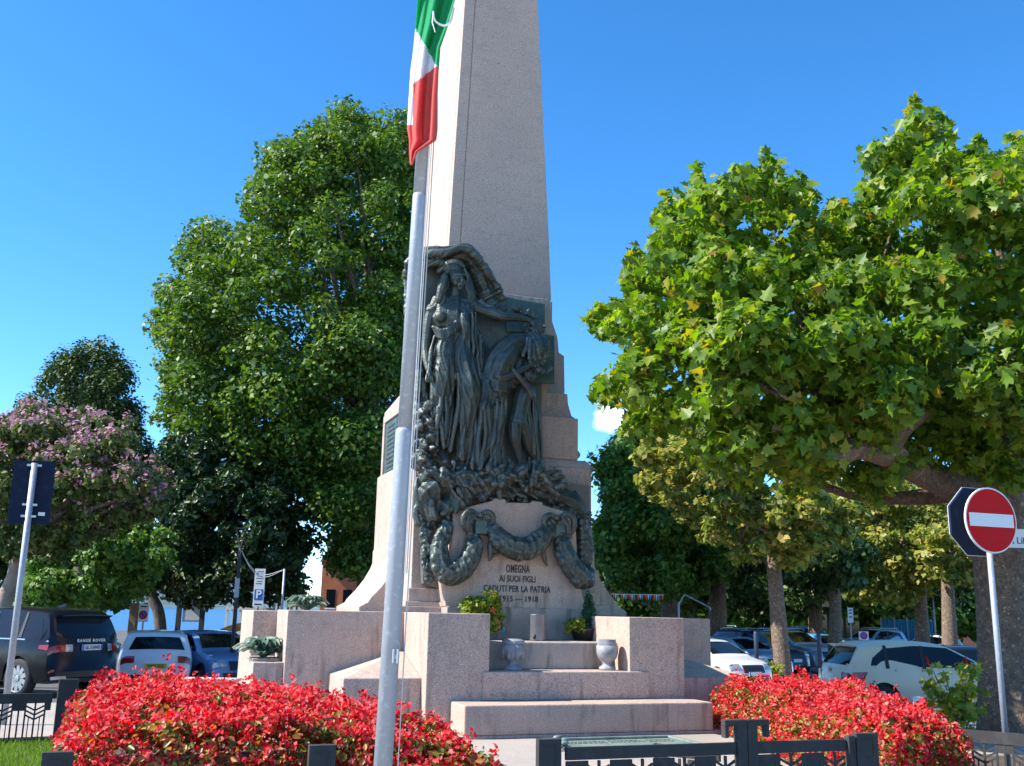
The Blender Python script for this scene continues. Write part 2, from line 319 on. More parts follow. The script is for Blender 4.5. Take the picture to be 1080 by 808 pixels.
# ================================================================ BRONZE
class SCU:
    """organic metal: overlapping swept spheres / tubes, fused by a voxel remesh"""
    def __init__(s, dv=0.): s.m = MB(); s.dv = dv
    def t(s, pts, n=None, seg=9):
        """pts (px, py, v, r_px)"""
        if n is None: n = max(4, len(pts)*4)
        c = resample(pts, n) if len(pts) > 2 else np.array([np.array(pts[0])*(1-i/(n-1))+np.array(pts[1])*i/(n-1) for i in range(n)])
        o = []
        for x, y, v, r in c: v = v+s.dv; q = Q(x, y, v); o.append((*q, max(.012, r*pxm((x, y), v))))
        s.m.tube(o, seg); s.m.ball(o[0][:3], o[0][3]*.98, 8); s.m.ball(o[-1][:3], o[-1][3]*.98, 8); return s
    def b(s, x, y, v, rx, rz=None, rv=None, rot=0.):
        v += s.dv; k = pxm((x, y), v); rz = rz or rx; rv = rv or min(rx, rz)
        s.m.ball(Q(x, y, v), (rx*k, rv*k, rz*k), 14, R=Matrix.Rotation(math.radians(rot), 3, 'Y')); return s
    def leaf(s, x, y, v, L, a, w=.3, tilt=0.):
        """pointed leaf, angle a in the picture plane (0 = right, 90 = up)"""
        v += s.dv; k = pxm((x, y), v); ca, sa = math.cos(math.radians(a)), math.sin(math.radians(a)); q = Q(x, y, v); o = []
        for f, r in ((0, .06), (.25, .8), (.5, 1), (.8, .55), (1, .08)): o.append((q[0]+ca*L*k*f, q[1]-tilt*f*f*L*k, q[2]+sa*L*k*f, max(.010, r*w*L*k)))
        s.m.tube(o, 7); return s
    def folds(s, top, bot, n, v0, v1, r=1.6, amp=3., bow=0.):
        (xa, ya), (xb, yb) = top; (xc, yc), (xd, yd) = bot
        for i in range(n):
            f = (i+random.uniform(-.3, .3))/(n-1) if n > 1 else .5; ph = random.uniform(0, 6); pts = []
            for j in range(6):
                g = j/5; x = (xa+(xb-xa)*f)*(1-g)+(xc+(xd-xc)*f)*g+amp*math.sin(ph+g*3.5)*g**.5+bow*math.sin(g*math.pi); y = (ya+(yb-ya)*f)*(1-g)+(yc+(yd-yc)*f)*g
                cv = math.sin(max(0, min(1, f))*math.pi)
                pts.append((x, y, v0*(1-g)+v1*g-.10*cv, r*(.75+.5*g)*random.uniform(.8, 1.25)))
            s.t(pts, 14, 7)
        return s
    def build(s, name, vox=.02, smooth=3, disp=.012, parent=mem, m=None, cloth=None):
        o = s.m.build(name, m or M['bronze'], parent, True)
        r = o.modifiers.new('r', 'REMESH'); r.mode = 'VOXEL'; r.voxel_size = vox; r.use_smooth_shade = True
        if smooth: k = o.modifiers.new('s', 'SMOOTH'); k.iterations = smooth; k.factor = .5
        if disp:
            t = bpy.data.textures.new(name, 'CLOUDS'); t.noise_scale = .13; t.noise_depth = 3
            d = o.modifiers.new('d', 'DISPLACE'); d.texture = t; d.strength = disp*2; d.mid_level = .5
        # bake to plain mesh
        dg = bpy.context.evaluated_depsgraph_get(); me = bpy.data.meshes.new_from_object(o.evaluated_get(dg)); o.modifiers.clear(); o.data = me
        if cloth:       # folds of hammered cloth: ridges running along one direction
            amp, fr, ang, st = cloth; n = len(me.vertices); co = np.zeros(n*3, np.float32); me.vertices.foreach_get('co', co); co = co.reshape(-1, 3); no = np.array([v.normal[:] for v in me.vertices]); ca, sa = math.cos(math.radians(ang)), math.sin(math.radians(ang)); d = np.zeros(n)
            for i in range(n):
                u, v, z = map(float, co[i]); wv = NZ.noise(Vector((u*1.1, v, z*1.1+7)))*.28; a = (u+.5*v)*ca+z*sa+wv; b = -(u)*sa+z*ca
                r = 1-2.4*abs(NZ.noise(Vector((a*fr, b*fr*st, 3.)))); r2 = 1-2.4*abs(NZ.noise(Vector((a*fr*2.1+9, b*fr*st*2, 8.)))); d[i] = r*.75+r2*.3
            co += (no*(d*amp-amp*.35)[:, None]).astype(np.float32); me.vertices.foreach_set('co', co.ravel()); me.update()
        me.polygons.foreach_set('use_smooth', [True]*len(me.polygons)); return o
def slab(px, v0, v1, name, m, bevel=.012, parent=mem):
    qs = [Q(x, y, v0) for x, y in px]; return part(MB().prism([(q[0], q[2]) for q in qs], v0, v1), name, m, bevel, parent=parent)
VS = 3.02   # front plane of the relief ground
slab([(447, 520), (436, 480), (434, 400), (432, 330), (440, 285), (447, 272), (470, 268), (498, 268), (515, 285), (528, 312), (574.5, 320), (574.5, 350), (571.5, 350), (571.5, 520)], VS, 3.26, 'relief_ground', M['bronze'], .012)
slab([(556, 351), (585, 354), (585, 405), (556, 403)], VS-.06, VS-.005, 'relief_plate', M['bronze_plate'], .01)
slab([(534, 314), (575, 320.5), (575, 350), (534, 350)], VS-.05, VS-.003, 'relief_plate', M['bronze_plate'], .01)
slab([(560, 502), (622, 513), (623, 640), (606, 640), (603, 560), (560, 560)], 2.86, 3.095, 'relief_ground', M['bronze'], .012)
slab([(445, 520), (480, 520), (480, 618), (466, 622), (446, 616)], 2.92, 3.095, 'relief_ground', M['bronze'], .012)
# ---- drapery hood over the standing woman
h = SCU()
h.t([(428, 300, 3.0, 3), (430, 278, 2.8, 3.6), (446, 268, 2.62, 3.8), (468, 267, 2.50, 4), (488, 261, 2.46, 4), (503, 271, 2.52, 3.8), (515, 289, 2.65, 3.5), (525, 304, 2.78, 4.5), (531, 322, 2.9, 4), (530, 334, 2.95, 3)], 40)
h.t([(440, 274, 2.95, 7), (468, 272, 2.9, 8), (490, 270, 2.86, 9), (508, 290, 2.9, 7), (522, 315, 2.98, 7)], 24)
h.t([(438, 268, 2.85, 6), (466, 266, 2.75, 6.5), (490, 262, 2.72, 6), (506, 278, 2.78, 6), (519, 300, 2.86, 6)], 24)
h.t([(445, 281, 2.72, 3.5), (457, 276, 2.65, 4), (468, 279, 2.68, 3.5), (464, 286, 2.75, 3)], 14)
h.t([(498, 284, 2.86, 3), (507, 300, 2.9, 5), (512, 316, 2.92, 7), (528, 326, 2.92, 6)], 18)
h.t([(504, 316, 2.72, 2), (512, 322, 2.68, 3.2), (524, 327, 2.70, 2.8), (532, 332, 2.78, 2)], 14)
h.t([(506, 290, 2.9, 8), (514, 312, 2.92, 9), (524, 328, 2.92, 7)], 12)
h.folds(((428, 285), (440, 285)), ((434, 400), (446, 400)), 5, 2.95, 2.95, 2.6, 2)
h.folds(((434, 380), (446, 380)), ((436, 440), (452, 450)), 5, 2.9, 2.85, 3, 3)
h.build('hood_drapery', .015, 1, .004, cloth=(.035, 5, -50, .2))
# ---- standing woman : body in one piece
w = SCU(); b, t = w.b, w.t
t([(479, 318, 2.72, 6.5), (480, 311, 2.68, 5.2), (481, 304, 2.66, 5.2)], 8)                      # neck
b(481, 293, 2.64, 8.6, 10.8, 9.6); b(478, 289, 2.70, 9.6, 9.5, 9.5)                              # skull
b(484.5, 299.5, 2.56, 5.0, 5.2, 4.2); b(485, 303.5, 2.545, 2.9, 2.4, 2.6)                        # jaw, chin
t([(486.3, 290.5, 2.475, 1.0), (487.2, 295.5, 2.435, 1.7), (486.6, 297, 2.455, 1.2)], 5)            # nose
t([(480.5, 290.2, 2.50, 1.2), (484, 289.0, 2.475, 1.2), (486.3, 290, 2.470, 1.0), (489, 289.4, 2.49, 1.1), (491, 290.8, 2.53, 1)], 10)
t([(483.6, 299.6, 2.475, .9), (486.2, 299.2, 2.455, 1.1), (488.4, 299.9, 2.475, .8)], 6); t([(484, 301.3, 2.48, .9), (488, 301.4, 2.48, .9)], 5)
b(480.6, 297.4, 2.53, 2.9, 3.6, 2.2); b(489, 297.4, 2.54, 2.2, 3.4, 2)
t([(455, 328, 2.80, 8), (466, 321, 2.74, 7.5), (480, 319, 2.72, 7), (494, 320, 2.74, 7.5), (503, 325, 2.76, 7)], 14)  # shoulders
t([(479, 322, 2.74, 12), (478, 335, 2.72, 15), (477, 350, 2.74, 14), (477, 364, 2.76, 13.5), (478, 378, 2.76, 16.5), (478, 392, 2.78, 18)], 16)
t([(468, 324, 2.76, 11), (467, 338, 2.72, 12)], 5); t([(490, 325, 2.76, 11), (489, 340, 2.74, 12)], 5)
b(464.5, 334, 2.56, 6.4, 6.0, 6.0); b(486, 335, 2.56, 6.4, 6.2, 6.0)                              # breasts
t([(468, 390, 2.74, 13), (466, 412, 2.70, 11.5), (464, 432, 2.70, 9.5), (465, 452, 2.76, 7.5), (466, 468, 2.78, 5.0), (466.5, 476, 2.76, 4.5)], 18)
t([(487, 390, 2.74, 14), (495, 408, 2.60, 12.5), (497, 420, 2.58, 11.5), (491, 440, 2.66, 10), (486, 460, 2.74, 8), (484, 478, 2.80, 6)], 18)
t([(466, 474, 2.76, 4.6), (467, 480, 2.68, 4.0), (469, 485, 2.58, 3.6), (470, 487, 2.53, 3.0)], 8)  # foot
for i, dx in enumerate((-2.6, -1.2, .2, 1.5, 2.6)): t([(469.5+dx, 485, 2.57, 1.1), (470+dx*1.1, 488.3-.3*abs(dx), 2.52, 1.0)], 4)
t([(502, 325, 2.74, 6.8), (512, 328, 2.68, 6.0), (523, 331.5, 2.62, 5.2), (530, 334, 2.60, 5.0), (541, 335, 2.62, 4.5), (553, 336.5, 2.66, 3.4), (558, 338, 2.66, 3.2)], 20)  # outstretched arm
b(563, 341, 2.64, 5, 3.6, 2.6, 30)
for i, (a, L) in enumerate(((-20, 9), (-35, 11), (-48, 11.5), (-62, 10.5), (-85, 7))):
    ca, sa = math.cos(math.radians(a)), math.sin(math.radians(a)); x0, y0 = 565+i*-.9+1, 341.5+i*1.0
    t([(x0, y0, 2.62, 1.35), (x0+ca*L*.55, y0-sa*L*.45, 2.585, 1.25), (x0+ca*L*.85, y0-sa*L*.95, 2.62, 1.0)], 7)
t([(455, 329, 2.80, 6.8), (452, 342, 2.80, 6.2), (450, 356, 2.80, 5.4), (449, 368, 2.78, 5.2), (450, 380, 2.68, 4.4), (452, 390, 2.60, 3.4)], 16)  # lowered arm
b(453, 394, 2.57, 3.8, 4.4, 2.8)
for i, dx in enumerate((-3.0, -1.2, .8, 2.6)): t([(453+dx, 396, 2.55, 1.25), (453+dx*1.2, 400.5, 2.51, 1.2), (453.5+dx, 403, 2.55, 1.0)], 6)
t([(456, 392, 2.58, 1.3), (459, 395, 2.54, 1.3), (459, 399, 2.54, 1.1)], 6)
sw = w.build('standing_woman', .0115, 1, .002)
hr = SCU(); t = hr.t
for i in range(9):   # wavy hair drawn back from the brow
    a = i/8; t([(473+16*a, 281-4*math.sin(a*3.1), 2.56+.03*abs(a-.5), 1.8), (471+14*a, 277.5-2*math.sin(a*3), 2.64, 2.6), (472+9*a, 279, 2.78, 3)], 9)
for k in range(8):
    x = 472-k*1.1; t([(474-k*.5, 283+k*.9, 2.58+.02*k, 2), (470-k*.8, 292+k, 2.60+.02*k, 2.4), (472-k*1.2, 300+k, 2.60+.015*k, 2.2), (467-k*1.3, 308+k, 2.60+.02*k, 2.4), (468-k*1.8, 316+k*.8, 2.60+.02*k, 2.0), (463-k*1.3, 324, 2.63+.02*k, 1.5)], 20)
for k in range(4): t([(490+k*.4, 284+k, 2.60, 1.8), (493+k*.5, 294, 2.62, 2), (491+k, 302, 2.62, 1.9), (495+k, 310, 2.62, 1.7), (494+k*1.4, 316, 2.64, 1.3)], 16)
hr.b(469, 300, 2.70, 6, 10, 7); hr.b(465, 314, 2.70, 6, 8, 6); hr.b(477, 284.5, 2.70, 11.5, 9, 10.5); hr.t([(469, 292, 2.58, 4), (466, 304, 2.60, 5), (463, 316, 2.62, 4)], 10); hr.t([(493, 290, 2.66, 3.5), (496, 304, 2.66, 4), (497, 314, 2.66, 3)], 10)
hr.build('hair', .0105, 0, .004, parent=sw)
rb = SCU(); t = rb.t
for k in range(4): t([(457+k, 345+k*2.5, 2.58, 1.7), (468, 349+k*2.4, 2.50, 1.9), (480, 341+k*2.2, 2.50, 1.9), (491, 329+k*1.5, 2.56, 1.8), (498, 321+k, 2.64, 1.6)], 18)
t([(488, 322, 2.6, 3), (489, 335, 2.5, 4.5), (490, 352, 2.55, 6), (489, 372, 2.6, 7), (490, 392, 2.60, 9)], 16)
t([(472, 352, 2.62, 8), (470, 370, 2.64, 12), (468, 395, 2.64, 14), (464, 420, 2.68, 11)], 14)
t([(485, 355, 2.64, 8), (487, 380, 2.62, 13), (494, 408, 2.56, 13.5), (492, 430, 2.60, 12), (488, 455, 2.68, 11), (486, 485, 2.78, 10)], 18)
t([(500, 345, 2.82, 5), (503, 380, 2.82, 8), (506, 420, 2.84, 9), (507, 460, 2.86, 10), (508, 495, 2.88, 12)], 16)
rb.folds(((484, 330), (501, 330)), ((484, 405), (510, 420)), 5, 2.60, 2.60, 1.8, 3)
rb.folds(((460, 355), (490, 352)), ((456, 400), (486, 398)), 5, 2.60, 2.56, 1.8, 3, -4)
rb.folds(((458, 395), (474, 398)), ((456, 440), (474, 470)), 4, 2.60, 2.64, 2.2, 3)
rb.folds(((478, 392), (500, 400)), ((474, 470), (492, 490)), 5, 2.50, 2.64, 2.0, 4)
rb.folds(((500, 345), (512, 365)), ((496, 492), (524, 496)), 7, 2.80, 2.80, 2.6, 4)
rb.folds(((455, 430), (468, 430)), ((458, 468), (476, 474)), 5, 2.62, 2.66, 1.6, 2)
rb.build('robe', .0115, 1, .004, parent=sw, cloth=(.024, 7.5, 6, .10))
# ---- laurel she holds out, wreath on the plate
lv = SCU()
for i in range(34):
    a = random.uniform(0, 6.28); x = 562+random.gauss(0, 7); y = 356+random.gauss(0, 6); lv.leaf(min(x, 572), max(y, 346), 2.74+random.uniform(-.12, .10), random.uniform(6, 9), random.uniform(0, 360), .34, random.uniform(-.2, .4))
for i in range(10): lv.leaf(546+i*1.8, 328+i*.9, 2.88, random.uniform(6, 10), random.choice((30, 60, 100, 140, -20))+random.uniform(-15, 15), .34)
lv.b(562, 356, 2.90, 11, 9, 6); lv.build('laurel_branch', .011, 0, 0)
# ---- bowed woman
w = SCU(); b, t = w.b, w.t
t([(518, 430, 2.78, 13), (516, 412, 2.74, 13), (519, 394, 2.70, 13.5), (527, 377, 2.66, 14), (538, 366, 2.62, 13), (549, 361, 2.63, 10), (557, 365, 2.65, 7), (563, 369, 2.64, 6)], 26)
b(529, 390, 2.64, 13, 19, 15, 20); b(524, 408, 2.68, 12, 14, 15)
t([(540, 370, 2.58, 11), (530, 384, 2.56, 13), (526, 398, 2.64, 14.5), (524, 414, 2.68, 15)], 14)
t([(546, 372, 2.66, 9), (545, 386, 2.72, 11), (538, 402, 2.76, 12)], 10)
b(568, 371, 2.62, 9.5, 9.5, 9.5); b(569, 377, 2.60, 6.5, 7, 6.5, 25)                               # head bowed
t([(574, 378, 2.55, 1.3), (575, 381, 2.53, 1.5)], 4); b(571, 383, 2.585, 3, 3, 3)
t([(537, 366, 2.58, 7.5), (532, 378, 2.50, 6.8), (528, 391, 2.48, 6), (526, 398, 2.48, 5.8), (536, 397, 2.46, 4.8), (548, 391, 2.48, 4), (556, 387, 2.50, 3.4)], 22)  # near arm folded to the face
b(560, 384.5, 2.50, 4.6, 3.2, 2.4, -25)
for i in range(4): t([(561+i*1.1, 382.5+i*1.2, 2.48, 1.2), (565+i*.9, 380+i*1.7, 2.49, 1.15), (568.5, 379.5+i*1.9, 2.54, .95)], 6)
t([(559, 383, 2.48, 1.2), (560, 379.5, 2.50, 1.1), (562.5, 378, 2.53, .9)], 5)
t([(536, 374, 2.66, 12), (528, 390, 2.66, 14), (522, 408, 2.70, 15)], 10)
t([(512, 425, 2.78, 15), (512, 448, 2.80, 13), (512, 470, 2.84, 11), (512, 492, 2.86, 12)], 14)
t([(520, 420, 2.74, 12), (525, 432, 2.66, 9.5), (525, 442, 2.64, 9), (522, 456, 2.68, 9), (521, 474, 2.72, 9), (520, 492, 2.78, 9)], 20)
bw = w.build('bowed_woman', .014, 4, .002)
rb = SCU(); t = rb.t
rb.b(570, 368, 2.66, 10.5, 11, 10.5); t([(560, 357, 2.62, 5), (570, 360, 2.62, 7), (576, 368, 2.62, 5), (575, 376, 2.62, 3)], 16); t([(562, 380, 2.56, 2.5), (566, 388, 2.54, 3), (574, 392, 2.58, 2.5), (580, 388, 2.64, 2)], 12)   # head scarf
t([(556, 357, 2.60, 4), (561, 366, 2.53, 4), (563, 376, 2.50, 2.4), (566, 383, 2.53, 1.8)], 12); rb.b(567, 365, 2.64, 12, 9, 10)
rb.folds(((553, 356), (564, 358)), ((550, 372), (561, 382)), 4, 2.56, 2.52, 1.6, 1.5)
rb.folds(((508, 402), (522, 400)), ((502, 430), (520, 430)), 5, 2.62, 2.58, 2.2, 2, -1)
t([(510, 400, 2.68, 8), (513, 411, 2.62, 9), (519, 418, 2.60, 9), (527, 420, 2.62, 7)], 16)
t([(512, 432, 2.64, 13), (514, 460, 2.70, 13), (516, 490, 2.76, 14)], 14)
t([(524, 436, 2.66, 8), (521, 465, 2.70, 8), (519, 490, 2.76, 10)], 14)
rb.folds(((500, 425), (524, 430)), ((500, 494), (524, 496)), 5, 2.58, 2.62, 2.4, 4)
rb.folds(((516, 424), (533, 418)), ((512, 494), (526, 494)), 5, 2.56, 2.64, 2.0, 3, 1)
rb.folds(((529, 430), (533, 425)), ((522, 485), (532, 496)), 3, 2.70, 2.80, 1.6, 2)
rb.build('robe', .0115, 1, .004, parent=bw, cloth=(.024, 7, -8, .10))
# ---- child clinging to her
w = SCU(); b, t = w.b, w.t
b(557, 396, 2.62, 7.5, 8, 7.5); t([(557, 400, 2.66, 4), (554, 410, 2.70, 4.5)], 4)
t([(554, 408, 2.70, 8), (551, 420, 2.68, 9.5), (548, 434, 2.68, 9), (546, 446, 2.68, 10.5)], 14)
t([(559, 410, 2.66, 5), (561, 418, 2.56, 4.2), (558, 411, 2.48, 3.6), (552, 403, 2.44, 3.3), (546, 396, 2.42, 3.0), (541, 390, 2.44, 2.8)], 18)   # raised arm
b(539, 387, 2.44, 3, 3.4, 2.2)
for i in range(4): t([(537.5+i*1.2, 386, 2.43, .95), (536.5+i*1.6, 381.5, 2.42, .9)], 4)
t([(543, 448, 2.66, 8), (543, 462, 2.66, 6.8), (545, 474, 2.72, 5.2), (548, 486, 2.76, 3.8), (549, 493, 2.76, 3.5), (546, 497, 2.66, 2.8)], 18)
t([(550, 448, 2.70, 8), (555, 460, 2.72, 6.5), (557, 470, 2.76, 5), (563, 482, 2.82, 3.6), (567, 490, 2.84, 3.2), (566, 495, 2.74, 2.6)], 18)
ch = w.build('child', .0115, 1, .002)
hr = SCU()
for i in range(22): a = random.uniform(0, 6.28); rr = random.uniform(3, 8); hr.b(558+math.cos(a)*rr, 394+math.sin(a)*rr*.9, 2.57+random.uniform(-.02, .1), random.uniform(1.6, 2.6))
hr.build('hair', .015, 1, 0, parent=ch)
rb = SCU(); rb.folds(((551, 425), (562, 418)), ((553, 456), (566, 490)), 5, 2.66, 2.82, 1.5, 2); rb.folds(((560, 410), (568, 430)), ((558, 495), (570, 495)), 6, 2.96, 2.92, 1.6, 2)
for k in range(6): rb.leaf(562+k, 480-k*5, 2.93, 16, 70+k*9, .1)
rb.build('loincloth', .016, 1, .004, parent=ch)
# ---- rocks and spilling banner under the figures
r = SCU()
for (x, y, v, rx, rz) in ((452, 432, 2.85, 5, 9), (450, 452, 2.8, 8, 12), (446, 470, 2.75, 9, 12), (444, 488, 2.7, 11, 12), (455, 500, 2.6, 13, 10), (470, 503, 2.55, 14, 11), (490, 505, 2.6, 16, 10), (512, 507, 2.65, 16, 10), (535, 508, 2.7, 15, 10), (556, 508, 2.75, 14, 10), (573, 512, 2.7, 12, 9)):
    r.m.ball(Q(x, y, v), (rx*.018, .16, rz*.018), 6, R=Matrix.Rotation(random.random()*3, 3, 'Y') @ Matrix.Rotation(random.random()*3, 3, 'X'))
for i in range(26): r.m.ball(Q(436+random.random()*24, 430+random.random()*64, 2.62+random.uniform(0, .15)), (random.uniform(.06, .14), random.uniform(.06, .14), random.uniform(.08, .2)), 6, R=Matrix.Rotation(random.random()*3, 3, 'Y') @ Matrix.Rotation(random.random()*3, 3, 'X'))
r.leaf(452, 440, 2.78, 26, 97, .12); r.leaf(455, 440, 2.80, 14, 70, .2)
r.folds(((490, 484), (570, 488)), ((470, 510), (580, 512)), 9, 2.74, 2.56, 3.2, 7)
for i in range(90): x = random.uniform(478, 588); r.leaf(x, 504+random.uniform(-9, 11), 2.50+random.uniform(-.03, .12), random.uniform(9, 17), random.gauss(20, 50), random.uniform(.14, .24), .1)
r.build('rocky_ground', .014, 0, .02, cloth=(.035, 4, 70, .5))
r = SCU(.24); t = r.t
t([(500, 505, 2.5, 10), (480, 508, 2.42, 13), (462, 512, 2.4, 13), (448, 522, 2.42, 11), (442, 535, 2.46, 7)], 20)
t([(530, 512, 2.5, 9), (505, 515, 2.44, 9), (485, 525, 2.42, 10), (470, 535, 2.42, 11), (462, 545, 2.46, 8)], 20)
for k in range(7): t([(440+k*2, 505+k, 2.42, 2.2), (439+k*4.2, 522+k*1.5, 2.36, 2.8), (445+k*4.5, 540+k*1.0, 2.38, 3.0), (455+k*3.6, 552-k*2.2, 2.48, 2.2)], 16)
for k in range(6): t([(446+k*9, 505-k*.3, 2.42, 2), (456+k*9, 513-k, 2.36, 2.8), (470+k*9, 518-k, 2.40, 2.8), (486+k*8, 514-k, 2.48, 2)], 14)
t([(452, 506, 2.36, 2.5), (456, 528, 2.30, 4), (450, 546, 2.36, 3), (445, 536, 2.4, 2.5)], 14)
t([(447, 548, 2.5, 5), (460, 553, 2.5, 6), (474, 548, 2.5, 5.5), (480, 536, 2.52, 5)], 14)
r.folds(((446, 502), (510, 508)), ((446, 552), (505, 526)), 9, 2.40, 2.38, 3.2, 7)
r.build('banner_drapery', .013, 1, .008, cloth=(.045, 3.6, 35, .22))
r = SCU(.30)
r.t([(505, 520, 2.52, 8), (535, 516, 2.5, 9), (565, 519, 2.52, 9), (590, 524, 2.54, 10), (605, 532, 2.56, 11), (614, 548, 2.6, 9), (616, 566, 2.68, 7)], 30)
for i in range(260):
    f = random.random(); x = 500+f*120; y = 516+max(0, f-.6)*60+random.uniform(-9, 9)+(8 if f > .8 else 0)
    r.leaf(x, y, 2.40+.12*f+random.uniform(-.05, .08), random.uniform(7, 14), random.gauss(-10 if f < .8 else -60, 60), random.uniform(.18, .32), random.uniform(-.1, .3))
for i in range(26): r.leaf(606+random.uniform(-4, 16), 530+random.random()*42, 2.56, random.uniform(8, 13), random.gauss(-85, 22), .15, .2)
for k in range(5): r.t([(565+k*10, 505+k*3, 2.62, 2), (572+k*9, 512+k*3, 2.5, 3), (580+k*8, 514+k*5, 2.5, 2.4)], 8)
r.leaf(560, 505, 2.45, 14, 25, .10)
for i in range(40): f = random.random(); r.b(510+f*104, 517+max(0, f-.6)*60+random.uniform(-8, 8), 2.46+.1*f, random.uniform(3, 6), random.uniform(3, 6), 4)
r.build('laurel_mass', .012, 0, .006)
# ---- fruit garlands with ribbon bows
def garland(pts, name='garland', lumps=1.):
    pts = [(x, y, v+.03, r*1.14) for x, y, v, r in pts]; g = SCU(); g.t(pts, 30); c = resample(pts, 40)
    for x, y, v, rr in c:
        for _ in range(3): a = random.uniform(0, 6.28); g.b(x+math.cos(a)*rr*.55, y+math.sin(a)*rr*.55, v-.02-random.random()*.06, rr*random.uniform(.35, .55)*lumps)
    return g.build(name, .013, 1, .010, cloth=(.018, 9, 20, .5))
garland([(470, 556, 2.52, 7), (464, 575, 2.46, 8), (464, 592, 2.42, 9.5), (472, 605, 2.38, 10.5), (484, 603, 2.38, 10.5), (495, 590, 2.40, 10), (500, 574, 2.44, 8.5), (497, 564, 2.48, 5)])
garland([(515, 552, 2.46, 4.5), (522, 562, 2.40, 8), (531, 572, 2.36, 10), (545, 579, 2.34, 10.5), (560, 577, 2.35, 10.5), (572, 568, 2.38, 9.5), (580, 557, 2.44, 7), (583, 549, 2.48, 4.5)])
garland([(594, 560, 2.48, 4.5), (593, 574, 2.42, 8.5), (598, 590, 2.38, 9.5), (608, 604, 2.36, 10), (617, 611, 2.40, 9.5), (621, 602, 2.48, 5)])
garland([(451, 556, 2.66, 5), (448, 568, 2.62, 6), (450, 580, 2.6, 5), (449, 590, 2.62, 5), (453, 600, 2.6, 6), (454, 610, 2.64, 5)])
garland([(615, 550, 2.64, 4), (618, 570, 2.60, 6.5), (618, 590, 2.60, 6.5), (614, 602, 2.64, 4.5)])
def bow(x, y, s, name='ribbon_bow'):
    g = SCU(); t = g.t; v = 2.44
    t([(x, y, v, 2.4), (x-8*s, y-6, v-.06, 3), (x-15*s, y-2, v-.08, 3.4), (x-16*s, y+8, v-.06, 3.2), (x-12*s, y+16, v, 2.6), (x-10*s, y+22, v+.04, 2.4)], 24)
    t([(x, y, v, 2.4), (x+8*s, y-5, v-.06, 3), (x+14*s, y-2, v-.08, 3.2), (x+15*s, y+5, v-.06, 3), (x+10*s, y+8, v, 2.6), (x+5*s, y+2, v+.03, 2.2)], 22)
    t([(x-6*s, y+2, v-.03, 2), (x-9*s, y+10, v-.06, 2.4), (x-8*s, y+18, v, 3.0)], 9)
    for k in range(3): t([(x-4*s-k*2.2*s, y-2-k*.6, v-.10, .9), (x-9*s-k*1.5*s, y+6, v-.12, 1.0), (x-10*s-k*1.2*s, y+14, v-.08, .9)], 9)
    g.b(x+1.5*s, y-2, v-.05, 3.5, 3, 3); return g.build(name, .013, 0, .004)
bow(505, 545, 1); bow(589, 548, -1)
def tail(pts): g = SCU(); g.t(pts, 16); return g.build('ribbon_tail', .016, 1, .004)
tail([(523, 566, 2.46, 2.5), (518, 573, 2.42, 3.5), (517, 583, 2.42, 3), (516, 592, 2.46, 1.6), (519, 586, 2.44, 2.4), (526, 584, 2.46, 1.5)])
tail([(574, 574, 2.46, 2), (573, 583, 2.42, 3), (575, 592, 2.44, 2.2), (577, 597, 2.5, 1.2)])
for (x, y) in ((507.5, 556), (590, 560)):
    q = Q(x, y, 2.4); part(MB().box(q[0]-.105, q[0]+.105, 2.38, VT-.002, q[2]-.115, q[2]+.115), 'bracket_block', M['bronze_plate'], .012)
# wreaths on the side faces of the shaft foot
g = SCU()
for k in range(60):
    z = 6.2+random.random()*1.0; v = VC-.5+random.uniform(-.28, .28); g.m.ball((UC-1.22-random.uniform(0, .14), v, z), random.uniform(.05, .1), 8)
g.m.tube([(UC-1.2, VC-.5, 6.1, .16), (UC-1.2, VC-.5, 6.7, .2), (UC-1.2, VC-.5, 7.2, .13)], 8); g.build('side_trophy', .022, 1, .02)
g = SCU()
for k in range(30): g.m.ball((UC+1.27+random.uniform(0, .06), VC-.6+random.uniform(-.2, .2), 5.95+random.random()*.5), random.uniform(.04, .08), 8)
g.build('side_trophy', .022, 1, .015)

# ================================================================ things on the steps
def lw(u, v, z): return W(u, v, z)
def at_step(px, py, z):
    P = atZ(px, py, z); d = P-ORG; return P
M['urn'] = mat('grey_marble', (.29, .295, .31), .55, noise=[(7, (.20, .20, .23), .45, .65)], streak=(.20, .19, .20), bump=.1)
for i, (px, lab, dark) in enumerate(((541, 'dark veined stone urn on the left of the steps', 1), (640.5, 'pale grey stone urn on the right of the steps', 0))):
    q = Q(px, 700, .98); P = W(q[0], .98, S2)
    e = thing('stone_urn', lab, 'urn', P, TH, 'stone urns flanking the memorial steps'); e.scale = (.93, .93, .93) if i else (1, 1, 1)
    if i == 0: um = MB().lathe((0, 0, 0), [(.14, 0), (.14, .05), (.115, .06), (.07, .10), (.075, .13), (.13, .18), (.165, .25), (.17, .38), (.14, .385), (.13, .30)], 28)
    else: um = MB().lathe((0, 0, 0), [(.14, 0), (.14, .05), (.10, .07), (.075, .10), (.10, .14), (.155, .20), (.18, .28), (.185, .40), (.155, .405), (.15, .35)], 28)
    um.build('bowl', M['urn'], e, True)
    (MB().lathe((0, 0, 0), [(.16, .382), (.175, .39), (.172, .43), (.13, .455), (.05, .46)], 28) if i == 0 else MB().lathe((0, 0, 0), [(.168, .402), (.168, .44), (.15, .445), (.148, .50), (.05, .505)], 28)).build('lid', M['urn'], e, False)
    mod = MB()
    for k in range(8): a = k*math.pi/4; mod.ball((.155*math.cos(a), .155*math.sin(a), .25), (.03, .03, .10), 8)
    if i == 0: mod.build('gadroon', M['urn'], e, True)
P = W(Q(567, 668, 1.9)[0], 1.9, S3)
e = thing('metal_vase', 'plain grey metal cylinder vase below the inscription', 'vase', P, TH)
